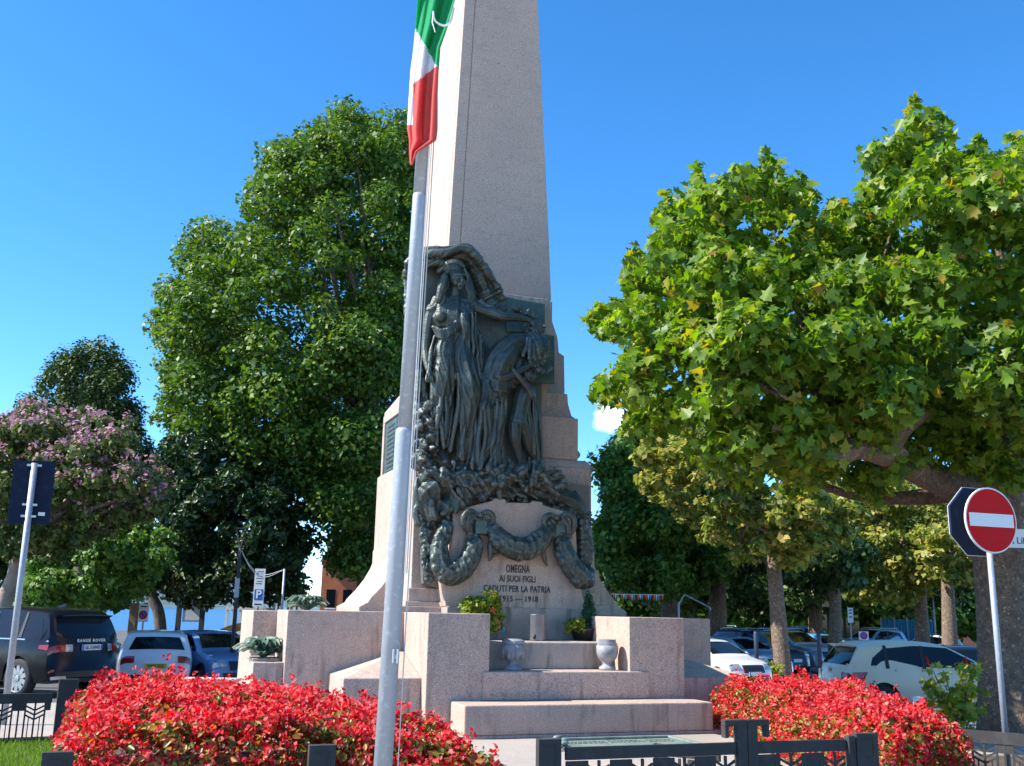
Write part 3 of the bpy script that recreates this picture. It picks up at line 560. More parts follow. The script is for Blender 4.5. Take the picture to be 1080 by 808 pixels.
M['zinc'] = mat('dull_zinc', (.20, .20, .22), .45, .5, noise=[(5, (.25, .26, .29), .4, .7)])
MB().lathe((0, 0, 0), [(.12, 0), (.125, .02), (.122, .41), (.128, .42), (.112, .42), (.105, .1)], 28).build('cylinder', M['zinc'], e, True)
MB().lathe((-.09, -.09, .03), [(.015, 0), (.03, .03), (.02, .07)], 10).build('tap', M['black'], e, True)
# bronze slab lying on the forecourt
p1, p2, p3, p4 = [atZ(*p, .10) for p in ((577, 777), (703, 776), (742, 800), (588, 812))]
e = thing('bronze_slab', 'pale green bronze inscribed slab lying before the steps', 'plaque', W(.42, -.62, -.035), TH)
m = MB(); m.box(-.98, .98, -1.35, .25, .0, .10); sl = m.build('slab', M['verdigris'], e, bevel=.01)
m = MB(); m.box(-.98, .98, .19, .26, .10, .135); m.box(-.98, -.91, -1.35, .19, .10, .135); m.box(.91, .98, -1.35, .19, .10, .135); m.build('rim', M['verdigris'], e, bevel=.01)
m = MB()
for (x0, x1, yy) in ((-.75, -.2, -.03), (-.12, .35, .0), (.45, .85, -.02)):
    for k in range(2):
        x = x0
        while x < x1: w_ = random.uniform(.03, .07); m.box(x, x+w_, yy-k*.13, yy-k*.13+.07, .1, .108); x += w_+.02
m.build('lettering', M['bronze'], sl)
m = MB()
for k in range(14): m.ball((-1.05+random.uniform(-.12, .08), -.45+random.uniform(-.3, .2), .12+random.random()*.12), (.05, .08, .03), 8, R=Matrix.Rotation(random.random()*3, 3, 'Z'))
m.build('wreath', M['verdigris'], e, True)
# ================================================================ FOLIAGE
QUAD = (np.array([(0, -.5, 0), (.36, -.05, .08), (0, .55, 0), (-.36, -.05, .08)]), [(0, 1, 2, 3)])
BENT = (np.array([(0, -.5, 0), (.34, -.1, .14), (.26, .25, .10), (0, .6, -.06), (-.26, .25, .10), (-.34, -.1, .14)]), [(0, 1, 2, 3), (0, 3, 4, 5)])
_pl = [(0, -.42), (.16, -.36), (.46, -.30), (.30, -.08), (.56, .12), (.24, .16), (.16, .30), (0, .62)]
PLANE = (np.array([(x, y, .20*abs(x)-.10*max(0, y)) for x, y in _pl]+[(-x, y, .20*abs(x)-.10*max(0, y)) for x, y in _pl[1:-1]]),
         [(0, 1, 2, 3, 4, 5, 6, 7), (0, 7, 13, 12, 11, 10, 9, 8)])
def leaf_mesh(name, P, Nn, S, tmpl, m, parent=None, mi=None, extra=None):
    """P points, Nn facing normals, S sizes -> one mesh of separate leaves"""
    T, fs = tmpl; n = len(P); k = len(T)
    Nn = Nn/(np.linalg.norm(Nn, axis=1)[:, None]+1e-9)
    a = rng.normal(size=(n, 3)); a -= Nn*np.sum(a*Nn, 1)[:, None]; a /= np.linalg.norm(a, axis=1)[:, None]+1e-9; b = np.cross(Nn, a)
    V = P[:, None, :]+S[:, None, None]*(a[:, None, :]*T[None, :, 0:1]+b[:, None, :]*T[None, :, 1:2]+Nn[:, None, :]*T[None, :, 2:3])
    V = V.reshape(-1, 3); idx = np.concatenate([np.array(f) for f in fs]); L = (np.arange(n)[:, None]*k+idx[None, :]).reshape(-1)
    lens = np.array([len(f) for f in fs]); tot = np.tile(lens, n); st = np.concatenate([[0], np.cumsum(tot)[:-1]])
    me = bpy.data.meshes.new(name); me.vertices.add(len(V)); me.vertices.foreach_set('co', V.astype(np.float32).ravel())
    me.loops.add(len(L)); me.loops.foreach_set('vertex_index', L.astype(np.int32)); me.polygons.add(len(tot))
    me.polygons.foreach_set('loop_start', st.astype(np.int32)); me.polygons.foreach_set('loop_total', tot.astype(np.int32))
    ms = m if isinstance(m, list) else [m]
    for q in ms: me.materials.append(q)
    if mi is not None: me.polygons.foreach_set('material_index', np.repeat(mi, len(fs)).astype(np.int32))
    me.update(calc_edges=True); me.validate()
    o = bpy.data.objects.new(name, me); COL.objects.link(o); o.parent = parent; return o
def inpoly(x, y, poly):
    c = False; j = len(poly)-1
    for i in range(len(poly)):
        xi, yi = poly[i]; xj, yj = poly[j]
        if (yi > y) != (yj > y) and x < (xj-xi)*(y-yi)/(yj-yi)+xi: c = not c
        j = i
    return c
def edist(x, y, poly):
    d = 1e9
    for i in range(len(poly)):
        x0, y0 = poly[i]; x1, y1 = poly[(i+1) % len(poly)]; dx, dy = x1-x0, y1-y0; L = dx*dx+dy*dy
        t = max(0, min(1, ((x-x0)*dx+(y-y0)*dy)/L)); d = min(d, math.hypot(x-x0-t*dx, y-y0-t*dy))
    return d
def crown_clumps(poly, D, depth, rpx, n, rvar=.35):
    """clump centres and radii (m) filling the solid whose outline seen from the street is poly"""
    xs = [p[0] for p in poly]; ys = [p[1] for p in poly]; md = max(edist(x, y, poly) for x in np.linspace(min(xs), max(xs), 14) for y in np.linspace(min(ys), max(ys), 14) if inpoly(x, y, poly))
    out = []; tries = 0
    while len(out) < n and tries < n*60:
        tries += 1; x = random.uniform(min(xs), max(xs)); y = random.uniform(min(ys), max(ys)); r = rpx*random.uniform(1-rvar, 1+rvar)
        if not inpoly(x, y, poly): continue
        e = edist(x, y, poly)
        if e < r*.55: continue
        f = min(1, (e/md)); dd = depth*math.sqrt(max(.02, 1-(1-f)**2)); s = random.uniform(-1, 1); s = math.copysign(abs(s)**.6, s)
        Y = D+dd*s; out.append((at(x, y, Y), r*D/F))
    return out
def cloud(clumps, per, size, up=.35, flat=.75, shell=.45, svar=.35):
    C = np.array([c for c, r in clumps]); Rr = np.array([r for c, r in clumps]); n = len(C)
    cnt = np.maximum(3, (per*(Rr/Rr.mean())**2).astype(int)); idx = np.repeat(np.arange(n), cnt); N = len(idx)
    d = rng.normal(size=(N, 3)); d /= np.linalg.norm(d, axis=1)[:, None]
    # lobed clumps
    rad = rng.random(N)**shell; P = C[idx]+d*(Rr[idx]*rad)[:, None]*np.array([1, 1, flat])
    P += rng.normal(size=(N, 3))*(Rr[idx]*.10)[:, None]
    nn = d*.7+rng.normal(size=(N, 3))*.55+np.array([0, 0, up]); S = size*(1+svar*rng.normal(size=N)).clip(.45, 1.9)
    return P, nn, S
def limb(m, pts, n=None, seg=10, jit=.0):
    c = resample(pts, n or len(pts)*5); c = [tuple(p) for p in c]; m.tube(c, seg)
def foliage(name, cols, rough=.55, tr=.35, spec=.4): return mat(name, cols[0][1], rough, cols=cols, transl=tr, spec=spec)
M['f_linden'] = foliage('linden_leaves', [(0, (.030, .075, .012)), (.35, (.06, .13, .018)), (.7, (.11, .195, .022)), (1, (.19, .26, .032))], .5)
M['f_conifer'] = foliage('conifer_foliage', [(0, (.025, .06, .015)), (.5, (.05, .10, .022)), (1, (.11, .15, .035))], .6, .15)
M['f_myrtle'] = foliage('myrtle_leaves', [(0, (.04, .08, .02)), (.5, (.08, .135, .03)), (.85, (.14, .18, .04)), (1, (.22, .19, .07))], .55, .25)
M['pink'] = foliage('pink_blossom', [(0, (.26, .12, .16)), (.5, (.42, .22, .28)), (1, (.56, .34, .38))], .7, .3)
M['f_magnolia'] = foliage('glossy_dark_leaves', [(0, (.014, .038, .012)), (.6, (.032, .070, .018)), (.94, (.055, .10, .025)), (1, (.18, .17, .05))], .4, .12, .35)
M['f_plane'] = foliage('plane_tree_leaves', [(0, (.06, .125, .016)), (.35, (.12, .22, .022)), (.7, (.19, .29, .028)), (.96, (.30, .35, .04)), (.99, (.34, .24, .03)), (1, (.30, .15, .04))], .45, .5)
M['f_yellow'] = foliage('yellowing_leaves', [(0, (.08, .13, .02)), (.3, (.18, .24, .04)), (.65, (.33, .34, .06)), (1, (.46, .34, .09))], .5, .42)
M['f_green'] = foliage('mid_green_leaves', [(0, (.04, .11, .02)), (.5, (.09, .19, .028)), (1, (.18, .29, .04))], .5, .3)
M['f_dark'] = foliage('deep_green_leaves', [(0, (.024, .055, .012)), (.5, (.05, .10, .02)), (1, (.11, .17, .03))], .5, .2)
M['f_hosta'] = foliage('grey_green_leaves', [(0, (.12, .20, .14)), (.5, (.20, .29, .22)), (1, (.40, .46, .38))], .5, .2)
M['f_lime'] = foliage('lime_leaves', [(0, (.12, .20, .02)), (.5, (.24, .30, .03)), (1, (.42, .40, .06))], .5, .35)
M['f_box'] = foliage('box_sprigs', [(0, (.02, .07, .03)), (1, (.06, .14, .06))], .6, .15)
M['f_bed'] = foliage('bronze_green_leaves', [(0, (.05, .10, .012)), (.3, (.12, .14, .02)), (.55, (.30, .12, .03)), (.8, (.46, .18, .05)), (1, (.34, .36, .07))], .35, .4)
M['petal'] = foliage('red_petals', [(0, (.42, .008, .014)), (.35, (.64, .022, .03)), (.65, (.80, .075, .075)), (1, (.84, .26, .24))], .6, .35, .2)

def tree(name, label, cat, base, group, crown, fol, trunk, bark='bark', tmpl=QUAD, extra=None):
    t = thing(name, label, cat, base, 0, group); B = np.array(base)
    for nm, pts in trunk.items():
        m = MB()
        for pl in (pts if isinstance(pts[0], list) else [pts]): limb(m, [(p[0]-B[0], p[1]-B[1], p[2]-B[2], p[3]) for p in pl])
        m.build(nm, M[bark], t, True)
    P, nn, S = crown; leaf_mesh('crown', P-B, nn, S, tmpl, M[fol], t)
    if extra: P, nn, S, mm, nm, tm = extra; leaf_mesh(nm, P-B, nn, S, tm, M[mm], t)
    return t
def A(px, py, Y, r): p = at(px, py, Y); return (p[0], p[1], p[2], r)
def branches(c, D, n, r0, start):
    """limbs from the start point out into the crown clumps"""
    out = []
    for (q, r) in random.sample(c, min(n, len(c))):
        s = np.array(start); mid = s*.5+q*.5+np.array([random.uniform(-.4, .4), random.uniform(-.4, .4), random.uniform(-.2, .6)])
        out.append([(*s, r0), (*mid, r0*.55), (*q, r0*.15)])
    return out
# --- 1 big broadleaf tree behind the memorial
poly = [(376, 108), (410, 112), (432, 130), (445, 180), (450, 300), (448, 420), (440, 520), (395, 600), (350, 605), (325, 560), (290, 520), (240, 480), (190, 470), (160, 445), (158, 400), (172, 375), (160, 330), (168, 295), (196, 262), (206, 232), (248, 222), (252, 185), (278, 158), (318, 140), (342, 112)]
b = gpt(395, 38); poly = [(300+(x-300)*1.045, 330+(y-330)*1.02) for x, y in poly]; c = crown_clumps(poly, 38, 5.5, 24, 430, .45)
D1 = [A(385, 560, 38, .35), A(388, 470, 38, .28), A(392, 360, 38, .2), A(395, 250, 38, .1)]
tr = {'trunk': [(b[0], b[1], b[2]-.2, .55), *D1], 'limb': branches(c, 38, 34, .16, D1[1][:3])}
tree('broadleaf_tree', 'very tall rounded green tree rising left of the obelisk', 'tree', b, None, cloud(c, 400, .17, .55, .7, .28), 'f_linden', tr)
# --- 2 conifer, far left
poly = [(88, 358), (118, 362), (142, 392), (150, 425), (165, 445), (168, 520), (120, 540), (20, 540), (8, 470), (12, 425), (38, 398), (52, 374)]
b = gpt(85, 46); c = crown_clumps(poly, 46, 4, 12, 190)
tree('conifer_tree', 'dark green conifer rising behind the pink blossoming tree', 'tree', b, None, cloud(c, 260, .15, .9, 1.3), 'f_conifer', {'trunk': [(b[0], b[1], b[2], .4), A(88, 520, 46, .3), A(92, 380, 46, .08)], 'limb': branches(c, 46, 16, .1, A(88, 500, 46, .3)[:3])})
# --- 3 crape myrtle with pink blossom
poly = [(-40, 430), (0, 436), (28, 424), (60, 432), (100, 438), (140, 440), (150, 470), (178, 490), (186, 520), (172, 545), (130, 560), (60, 590), (0, 590), (-50, 600)]
b = gpt(-5, 25); c = crown_clumps(poly, 25, 3.0, 12, 330); s = A(18, 590, 25, .16)
ups = sorted(c, key=lambda q: -q[0][2])
top = [(q+np.array([0, -.1, r*.5]), r*.75) for q, r in c if True and (proj_y := 0) == 0 and q[2] > 4.6 or (q[0] > -10.2 and q[2] > 3.4)]
lim = branches(c, 25, 26, .09, A(22, 565, 25, .1)[:3])+[[A(18, 590, 25, .12), A(40, 560, 24.5, .09), A(75, 530, 24.2, .06), A(110, 505, 24, .03)], [A(18, 590, 25, .12), A(60, 545, 24, .07), A(100, 535, 23.8, .05), A(140, 520, 23.6, .02)], [A(20, 595, 25, .1), A(10, 560, 24.6, .08), A(0, 520, 24.5, .05)]]
P2, n2, S2_ = cloud(top, 30, .10, .4, 1.1)
tree('blossom_tree', 'pink flowering tree with pale crooked trunk at far left', 'tree', b, None, cloud(c, 120, .12, .4, .8), 'f_myrtle', {'trunk': [(b[0], b[1], b[2], .22), A(4, 640, 25, .19), A(14, 610, 25, .17), s], 'limb': lim}, 'pale_bark', QUAD, (P2, n2, S2_, 'pink', 'blossom', QUAD))
# --- 4 dense evergreen below it
poly = [(50, 560), (90, 530), (150, 530), (182, 560), (180, 600), (150, 640), (60, 655), (20, 640), (30, 590)]
b = gpt(95, 31); c = crown_clumps(poly, 31, 2.5, 14, 90)
tree('evergreen_tree', 'low dense evergreen behind the black off-road car', 'tree', b, None, cloud(c, 330, .14, .4), 'f_green', {'trunk': [(b[0], b[1], b[2], .2), A(100, 580, 31, .1)]})
# --- 5 magnolia
poly = [(168, 462), (215, 450), (262, 468), (320, 500), (345, 560), (338, 600), (318, 632), (250, 642), (205, 640), (150, 628), (150, 590), (172, 560), (160, 500)]
b = gpt(172, 36); c = crown_clumps(poly, 36, 3.5, 15, 200)
tree('magnolia_tree', 'glossy dark magnolia with leaning trunk over the blue hatchback', 'tree', b, None, cloud(c, 250, .165, .35), 'f_magnolia', {'trunk': [(b[0], b[1], b[2]-.1, .22), A(168, 650, 36, .2), A(160, 625, 36, .17), A(166, 590, 36, .1), A(180, 540, 36, .07)], 'limb': branches(c, 36, 16, .07, A(166, 600, 36, .1)[:3])}, 'bark', BENT)
# --- 6 dark tree right of the memorial
poly = [(636, 455), (690, 440), (760, 450), (800, 520), (790, 590), (740, 628), (700, 640), (655, 622), (628, 600), (622, 560), (632, 530), (624, 490)]
b = gpt(706, 42); c = crown_clumps(poly, 42, 5, 17, 230)
tree('dark_leafy_tree', 'dark green tree just right of the memorial plinth', 'tree', b, None, cloud(c, 260, .19, .5), 'f_green', {'trunk': [(b[0], b[1], b[2], .38), A(706, 630, 42, .32), A(706, 560, 42, .2), A(700, 500, 42, .08)], 'limb': branches(c, 42, 16, .12, A(706, 590, 42, .1)[:3])})
# --- plane trees of the car park
def ptree(label, px, D, r, poly, fol, nc, per, rpx=13, sz=.24, lean=0, ty=None, depth=3.5):
    b = gpt(px, D); c = crown_clumps(poly, D, depth, rpx, nc); ty = ty or (min(p[1] for p in poly)+max(p[1] for p in poly))/2; h = A(px+lean, ty, D, r*.75)
    return tree('plane_tree', label, 'tree', b, 'plane trees in the car park', cloud(c, per, sz, .45), fol,
        {'trunk': [(b[0], b[1], b[2]-.1, r*1.15), (b[0]*.7+h[0]*.3, b[1], b[2]*.7+h[2]*.3, r), h], 'limb': branches(c, D, 12, r*.4, h[:3])}, 'plane_bark')
ptree('pollarded tree whose trunk rises behind the right wing wall', 757, 44, .42, [(700, 560), (740, 540), (800, 545), (830, 590), (800, 612), (760, 618), (715, 612)], 'f_dark', 60, 140, ty=600)
ptree('slim mottled trunk with yellow-green leaves beside the slate blue bollard', 827, 33, .27, [(668, 465), (720, 440), (800, 465), (870, 490), (905, 530), (895, 575), (840, 602), (780, 598), (740, 570), (700, 540), (660, 510)], 'f_yellow', 190, 130, 11, .2, -14, 560, 3)
ptree('dark slender trunk left of the cream hatchback', 881, 40, .26, [(800, 560), (850, 540), (900, 545), (930, 570), (915, 620), (870, 628), (820, 622)], 'f_dark', 60, 150, ty=600)
ptree('golden-leaved tree in front of the pink building', 975, 50, .34, [(830, 550), (870, 505), (930, 500), (1000, 515), (1030, 570), (1030, 610), (985, 632), (940, 642), (900, 636), (870, 610)], 'f_yellow', 210, 130, 13, .24, -6, 600, 3.5)
ptree('sunlit golden trunk right beside the pink building', 1003, 46, .34, [(960, 560), (1010, 548), (1060, 560), (1070, 600), (1030, 620), (985, 612)], 'f_yellow', 50, 110, 13, .26, -4, 605)
ptree('broad green crown filling the gap above the parked cars', 860, 58, .4, [(600, 560), (660, 545), (740, 520), (860, 500), (980, 500), (1060, 520), (1110, 560), (1100, 625), (1000, 640), (900, 650), (800, 650), (700, 650), (630, 630)], 'f_dark', 260, 150, 18, .34, 0, 600, 4)
# --- near plane tree at the right
poly = [(632, 322), (655, 312), (660, 262), (690, 250), (700, 208), (735, 170), (770, 176), (808, 156), (845, 180), (880, 210), (905, 205), (912, 160), (965, 100), (1000, 122), (1035, 150), (1060, 150), (1130, 120), (1200, 200), (1220, 400), (1180, 510), (1080, 525), (1030, 505), (970, 512), (920, 528), (850, 530), (770, 515), (745, 490), (700, 475), (660, 460), (648, 430), (636, 400), (650, 370), (636, 345)]
BX = gpt(1062, 16.6); c = crown_clumps(poly, 15.2, 3.3, 25, 560, .45)
# upright leafy shoots that make the spiky top
for (x, y0, y1) in ((702, 205, 260), (735, 168, 230), (760, 190, 240), (806, 154, 210), (846, 178, 240), (880, 212, 260), (962, 100, 170), (1000, 125, 190), (1030, 140, 200), (1066, 140, 210), (668, 255, 300), (650, 312, 340), (634, 318, 335), (925, 150, 200), (905, 210, 260), (660, 375, 400), (640, 398, 410), (1078, 150, 220)):
    for k in range(7): f = k/6; c.append((at(x+random.uniform(-3, 3), y0*(1-f)+y1*f+6, 15.2+random.uniform(-1, 1)), (7+13*f)*15/F))
P, nn, S = cloud(c, 88, .138, .35, .8, .45, .4)
fork = A(1046, 530, 16.6, .42)
tk = [(BX[0]+.12, BX[1], BX[2]-.1, .58), A(1066, 740, 16.6, .49), A(1062, 690, 16.6, .44), A(1058, 620, 16.6, .43), A(1054, 565, 16.6, .46), A(1046, 530, 16.6, .52), A(1040, 505, 16.6, .40)]
lm = [[A(1040, 525, 16.6, .34), A(1005, 512, 15.6, .26), A(965, 494, 14.4, .22), A(935, 478, 13.6, .20), A(905, 472, 13.2, .16), A(880, 482, 13.0, .11), A(850, 462, 12.8, .08), A(815, 450, 12.8, .05)],
      [A(935, 478, 13.6, .15), A(955, 450, 13.6, .12), A(985, 425, 13.8, .10), A(1000, 380, 14.6, .07), A(1005, 300, 14.6, .04)],
      [A(1046, 520, 16.6, .33), A(1060, 470, 16.2, .25), A(1070, 400, 16, .16), A(1060, 300, 15.8, .08), A(1040, 190, 15.6, .03)],
      [A(1046, 525, 16.6, .3), A(1090, 490, 16.4, .22), A(1130, 450, 16, .14), A(1160, 380, 16, .06)],
      [A(905, 470, 14.7, .12), A(890, 420, 14.6, .09), A(850, 350, 14.6, .06), A(820, 260, 14.6, .03)],
      [A(1030, 515, 16.6, .2), A(960, 525, 17.4, .13), A(890, 520, 17.8, .08), A(800, 480, 18, .04)]]
for x, y in ((740, 240), (806, 220), (962, 170), (702, 280), (700, 400), (760, 470), (880, 300), (660, 330)): lm.append([A(880+random.uniform(-30, 50), 450, 14.8, .06), A((880+x)/2, (440+y)/2, 14.9, .04), A(x, y, 15.2, .012)])
lm = [resample(l, len(l)).tolist() for l in lm]
pt = tree('plane_tree', 'huge plane tree with mottled trunk and lobed leaves filling the right side', 'tree', BX, None, (P, nn, S), 'f_plane', {'trunk': tk, 'limb': lm}, 'plane_bark', PLANE)
# --- suckers growing at its foot, and a weedy tuft by the slim trunk
def shrub(name, label, cat, base, n, R_, H, per, sz, fol, tmpl=BENT, group=None, stems=12, stemmat='bark'):
    t = thing(name, label, cat, base, 0, group); m = MB(); cl = []
    for i in range(stems):
        a = random.uniform(0, 6.28); rr = R_*random.random()**.6; h = H*random.uniform(.6, 1)
        p = [(0, 0, 0, .012), (math.cos(a)*rr*.5, math.sin(a)*rr*.5, h*.6, .009), (math.cos(a)*rr, math.sin(a)*rr, h, .004)]; m.tube(resample(p, 8).tolist(), 5)
        for f in (.45, .7, .95): cl.append((np.array([math.cos(a)*rr*f, math.sin(a)*rr*f, h*f]), R_*random.uniform(.14, .3)))
    m.build('stem', M[stemmat], t, True); P, nn, S = cloud(cl, per, sz, .5, 1.); leaf_mesh('leaves', P, nn, S, tmpl, M[fol], t); return t
shrub('plane_suckers', 'lime green leafy suckers sprouting at the big trunk foot', 'shrub', gpt(1014, 15.2), 0, .55, 1.15, 7, .11, 'f_lime', PLANE, stems=20)
shrub('weed_tuft', 'small green weeds at the foot of the slim mottled trunk', 'plant', gpt(811, 32.6), 0, .45, .75, 10, .12, 'f_lime', stems=10)
# --- mass of foliage closing the view beyond the car park and the lakeside trees
cl = crown_clumps([(560, 600), (640, 590), (760, 580), (900, 590), (1120, 575), (1140, 672), (560, 672)], 72, 3, 20, 330)
P, nn, S = cloud(cl, 150, .5, .5); tag(leaf_mesh('distant_trees', P, nn, S, QUAD, M['f_green']), kind='stuff')
cl = crown_clumps([(-60, 560), (60, 560), (150, 560), (210, 590), (120, 650), (-60, 655)], 50, 3, 20, 90)
P, nn, S = cloud(cl, 130, .4, .5); tag(leaf_mesh('lakeside_trees', P, nn, S, QUAD, M['f_dark']), kind='stuff')
# ================================================================ BEDS, LAWN, POTS
def bed(name, label, outline, top, nfl, nlf, zpow=1.):
    """outline in local (u,v); top(u,v) height of the mound of begonias"""
    xs = [p[0] for p in outline]; ys = [p[1] for p in outline]; pts = []
    need = nlf+nfl
    while len(pts) < need:
        u = random.uniform(min(xs), max(xs)); v = random.uniform(min(ys), max(ys))
        if not inpoly(u, v, outline): continue
        e = edist(u, v, outline)
        if e > .35 and random.random() < .40: continue
        pts.append((u, v, e))
    Pp = []; Nn = []; Ss = []; Mi = []
    def put(u, v, e, k):
        h = top(u, v)*(1-.25*max(0, 1-e/.35)**2); side = e < .22
        z = h*random.uniform(.12, 1.0) if side else h*(1-abs(random.gauss(0, .10))-(.02 if k else 0)); return max(.04, z)
    for i, (u, v, e) in enumerate(pts[:nlf]):
        z = put(u, v, e, 1); Pp.append(W(u, v, z)); Nn.append((random.gauss(0, .6), random.gauss(-.35, .6), .7)); Ss.append(random.uniform(.035, .078)); Mi.append(0)
    for (u, v, e) in pts[nlf:]:
        if NZ.noise(Vector((u*2.2, v*2.2, zpow))) < -.18 and random.random() < .75: continue
        z = put(u, v, e, 0)+random.uniform(-.04, .07)*(random.random() < .6)+(random.random() < .10)*random.uniform(0, .15); c0 = W(u, v, z); ax = np.array((random.gauss(0, .6), random.gauss(-.4, .6), .6)); ax /= np.linalg.norm(ax)
        for _ in range(random.choice((4, 5, 7, 9))):
            Pp.append(c0+rng.normal(size=3)*.020); Nn.append(ax+rng.normal(size=3)*.55); Ss.append(random.uniform(.028, .050)); Mi.append(1)
    o = leaf_mesh(name, np.array(Pp), np.array(Nn), np.array(Ss), BENT, [M['f_bed'], M['petal']], None, np.array(Mi)); tag(o, label, kind='stuff'); return o
def nz2(u, v, s=1.): return .5+.25*math.sin(u*2.1*s+1.3*math.sin(v*1.7*s))+.25*math.sin(v*2.7*s+1.1*math.sin(u*1.9*s+2))
bed('flower_bed', None, [(-6.35, -5.35), (-6.45, -2.2), (-6.25, -.5), (-4.0, -.45), (-3.7, -1.1), (-3.4, -2.4), (-3.15, -3.6), (-2.9, -5.35)], lambda u, v: .79+.13*NZ.noise(Vector((u*1.5, v*1.5, 0)))-.13*max(0, min(1, (u+5.2)/1.6))-.10*math.exp(-((u+4.75)/.45)**2)*(v > -2.5)+.13*nz2(u, v)+.09*nz2(u, v, 3), 13500, 28000)
bed('flower_bed', None, [(.95, -5.35), (2.15, -5.25), (2.95, -4.0), (3.45, -2.4), (4.9, -.5), (4.6, .45), (2.55, .45), (2.2, -1.2), (1.5, -3.0)], lambda u, v: .64+.16*NZ.noise(Vector((u*1.6, v*1.6, 5)))+.14*nz2(u, v)+.10*nz2(u, v, 3), 10500, 22000)
def hosta(label, P, sc=1.):
    t = thing('hosta', label, 'plant', P, 0, 'grey-green hostas on the wing walls'); m = MB()
    for i in range(95):
        a = random.uniform(0, 6.28); L = random.uniform(.25, .5)*sc; h = random.uniform(.12, .34)*sc; wd = random.uniform(.045, .075)*sc; n = 5; vs = []
        for j in range(n+1):
            f = j/n; x = L*f; z = h*math.sin(f*2.4); w_ = wd*math.sin(.25+f*2.8)+.004; vs += [(math.cos(a)*x-math.sin(a)*w_, math.sin(a)*x+math.cos(a)*w_, z+.01), (math.cos(a)*x, math.sin(a)*x, z-.012), (math.cos(a)*x+math.sin(a)*w_, math.sin(a)*x-math.cos(a)*w_, z+.01)]
        m.add(vs, [f_ for j in range(n) for f_ in ((j*3, j*3+1, j*3+4, j*3+3), (j*3+1, j*3+2, j*3+5, j*3+4))], 0)
    m.build('leaves', M['f_hosta'], t, True); return t
hosta('grey-green hosta spilling over the low planter block left of the wing wall', W(-3.98, 2.72, .99), .95)
hosta('grey-green hosta on top of the wing wall beside the curved buttress', W(-3.15, 3.35+.6, BT-.02), .8)
# soil pocket that the upper hosta grows in
part(MB().box(-3.8, -2.3, 3.355, 4.6, 1.2, BT-.02, 1), 'planter_block')
# potted conifer, shrub and bouquet
P = W(Q(617, 668, 2.15)[0], 2.2, S3)
t = thing('potted_conifer', 'small upright conifer in a dark oval pot right of the vase', 'potted plant', P, TH)
pot = MB(); pot.lathe((0, 0, 0), [(.17, 0), (.22, .17), (.235, .18), (.235, .21), (.20, .21), (.19, .14)], 24); po = pot.build('pot', M['black'], t, True)
cl = [(np.array([.08+random.uniform(-.03, .03)*1, random.uniform(-.03, .03), .24+k*.052]), .165*(1-k/12)**.6) for k in range(11)]
P_, nn, S = cloud(cl, 240, .035, .9, 1.4); leaf_mesh('conifer', P_, nn, S, QUAD, M['f_box'], t)
MB().tube([(.06, 0, .1, .015), (.06, 0, .7, .006)], 6).build('stem', M['bark'], t, True)
cl = [(np.array([random.uniform(-.28, .02), random.uniform(-.16, .05), .16+random.uniform(0, .16)]), .09) for k in range(14)]
P_, nn, S = cloud(cl, 60, .055, .5, .8); leaf_mesh('trailing_plant', P_, nn, S, BENT, M['f_lime'], t)
P = W(-.56, 2.30, S3)
t = thing('potted_bouquet', 'yellow-green bushy bouquet with a few coloured blooms behind the left block', 'flowers', P, TH)
MB().lathe((0, 0, 0), [(.10, 0), (.14, .2), (.15, .22), (.12, .22)], 18).build('pot', M['black'], t, True)
cl = [(np.array([random.uniform(-.32, .22), random.uniform(-.12, .12), .38+random.uniform(0, .34)]), .12) for k in range(24)]+[(np.array([random.uniform(.08, .30), random.uniform(-.2, 0), .12+random.uniform(0, .26)]), .08) for k in range(9)]
P_, nn, S = cloud(cl, 50, .075, .5, .9); leaf_mesh('leaves', P_, nn, S, BENT, M['f_lime'], t)
M['orange'] = mat('orange_petals', (.65, .13, .03), .6); M['teal'] = mat('teal_foil', (.03, .35, .36), .5); M['pinkp'] = mat('rose_petals', (.55, .12, .18), .6)
for nm, mm, pos in (('bloom', 'orange', (.14, -.16, .45)), ('bloom', 'orange', (.19, -.18, .30)), ('bloom', 'pinkp', (.22, -.17, .22)), ('foil_wrap', 'teal', (.34, -.12, .14))):
    m = MB()
    for k in range(9): m.ball((pos[0]+random.gauss(0, .025), pos[1]+random.gauss(0, .02), pos[2]+random.gauss(0, .025)), random.uniform(.016, .03), 7)
    m.build(nm, M[mm], t, True)
# lawn at the lower left : grass blades
LAWN = [(-10, 5), (-10, 11.15), (-7.6, 12.42), (-5.74, 13.42), (-4.95, 12.6), (-3.35, 7.2), (-3.35, 5)]
pg_ = []
while len(pg_) < 30000:
    x, y = random.uniform(-8.6, -3.35), random.uniform(8.5, 13.4)
    if inpoly(x, y, LAWN): pg_.append((x, y, .03))
n = len(pg_); Pg = np.array(pg_); h_ = rng.uniform(.04, .11, n)
a = rng.uniform(0, 6.28, n); V = np.zeros((n, 3, 3)); wv = np.stack([np.cos(a), np.sin(a), 0*a], 1)*.006; lean = rng.normal(size=(n, 3))*.03; lean[:, 2] = 0
V[:, 0] = Pg-wv; V[:, 1] = Pg+wv; V[:, 2] = Pg+lean; V[:, 2, 2] += h_
me = bpy.data.meshes.new('lawn_grass'); me.from_pydata(V.reshape(-1, 3).tolist(), [], np.arange(n*3).reshape(-1, 3).tolist())
M['grass'] = foliage('grass_blades', [(0, (.08, .16, .02)), (.6, (.15, .26, .03)), (1, (.26, .34, .06))], .6, .4)
me.materials.append(M['grass']); o = bpy.data.objects.new('lawn_grass', me); COL.objects.link(o); tag(o, kind='stuff')
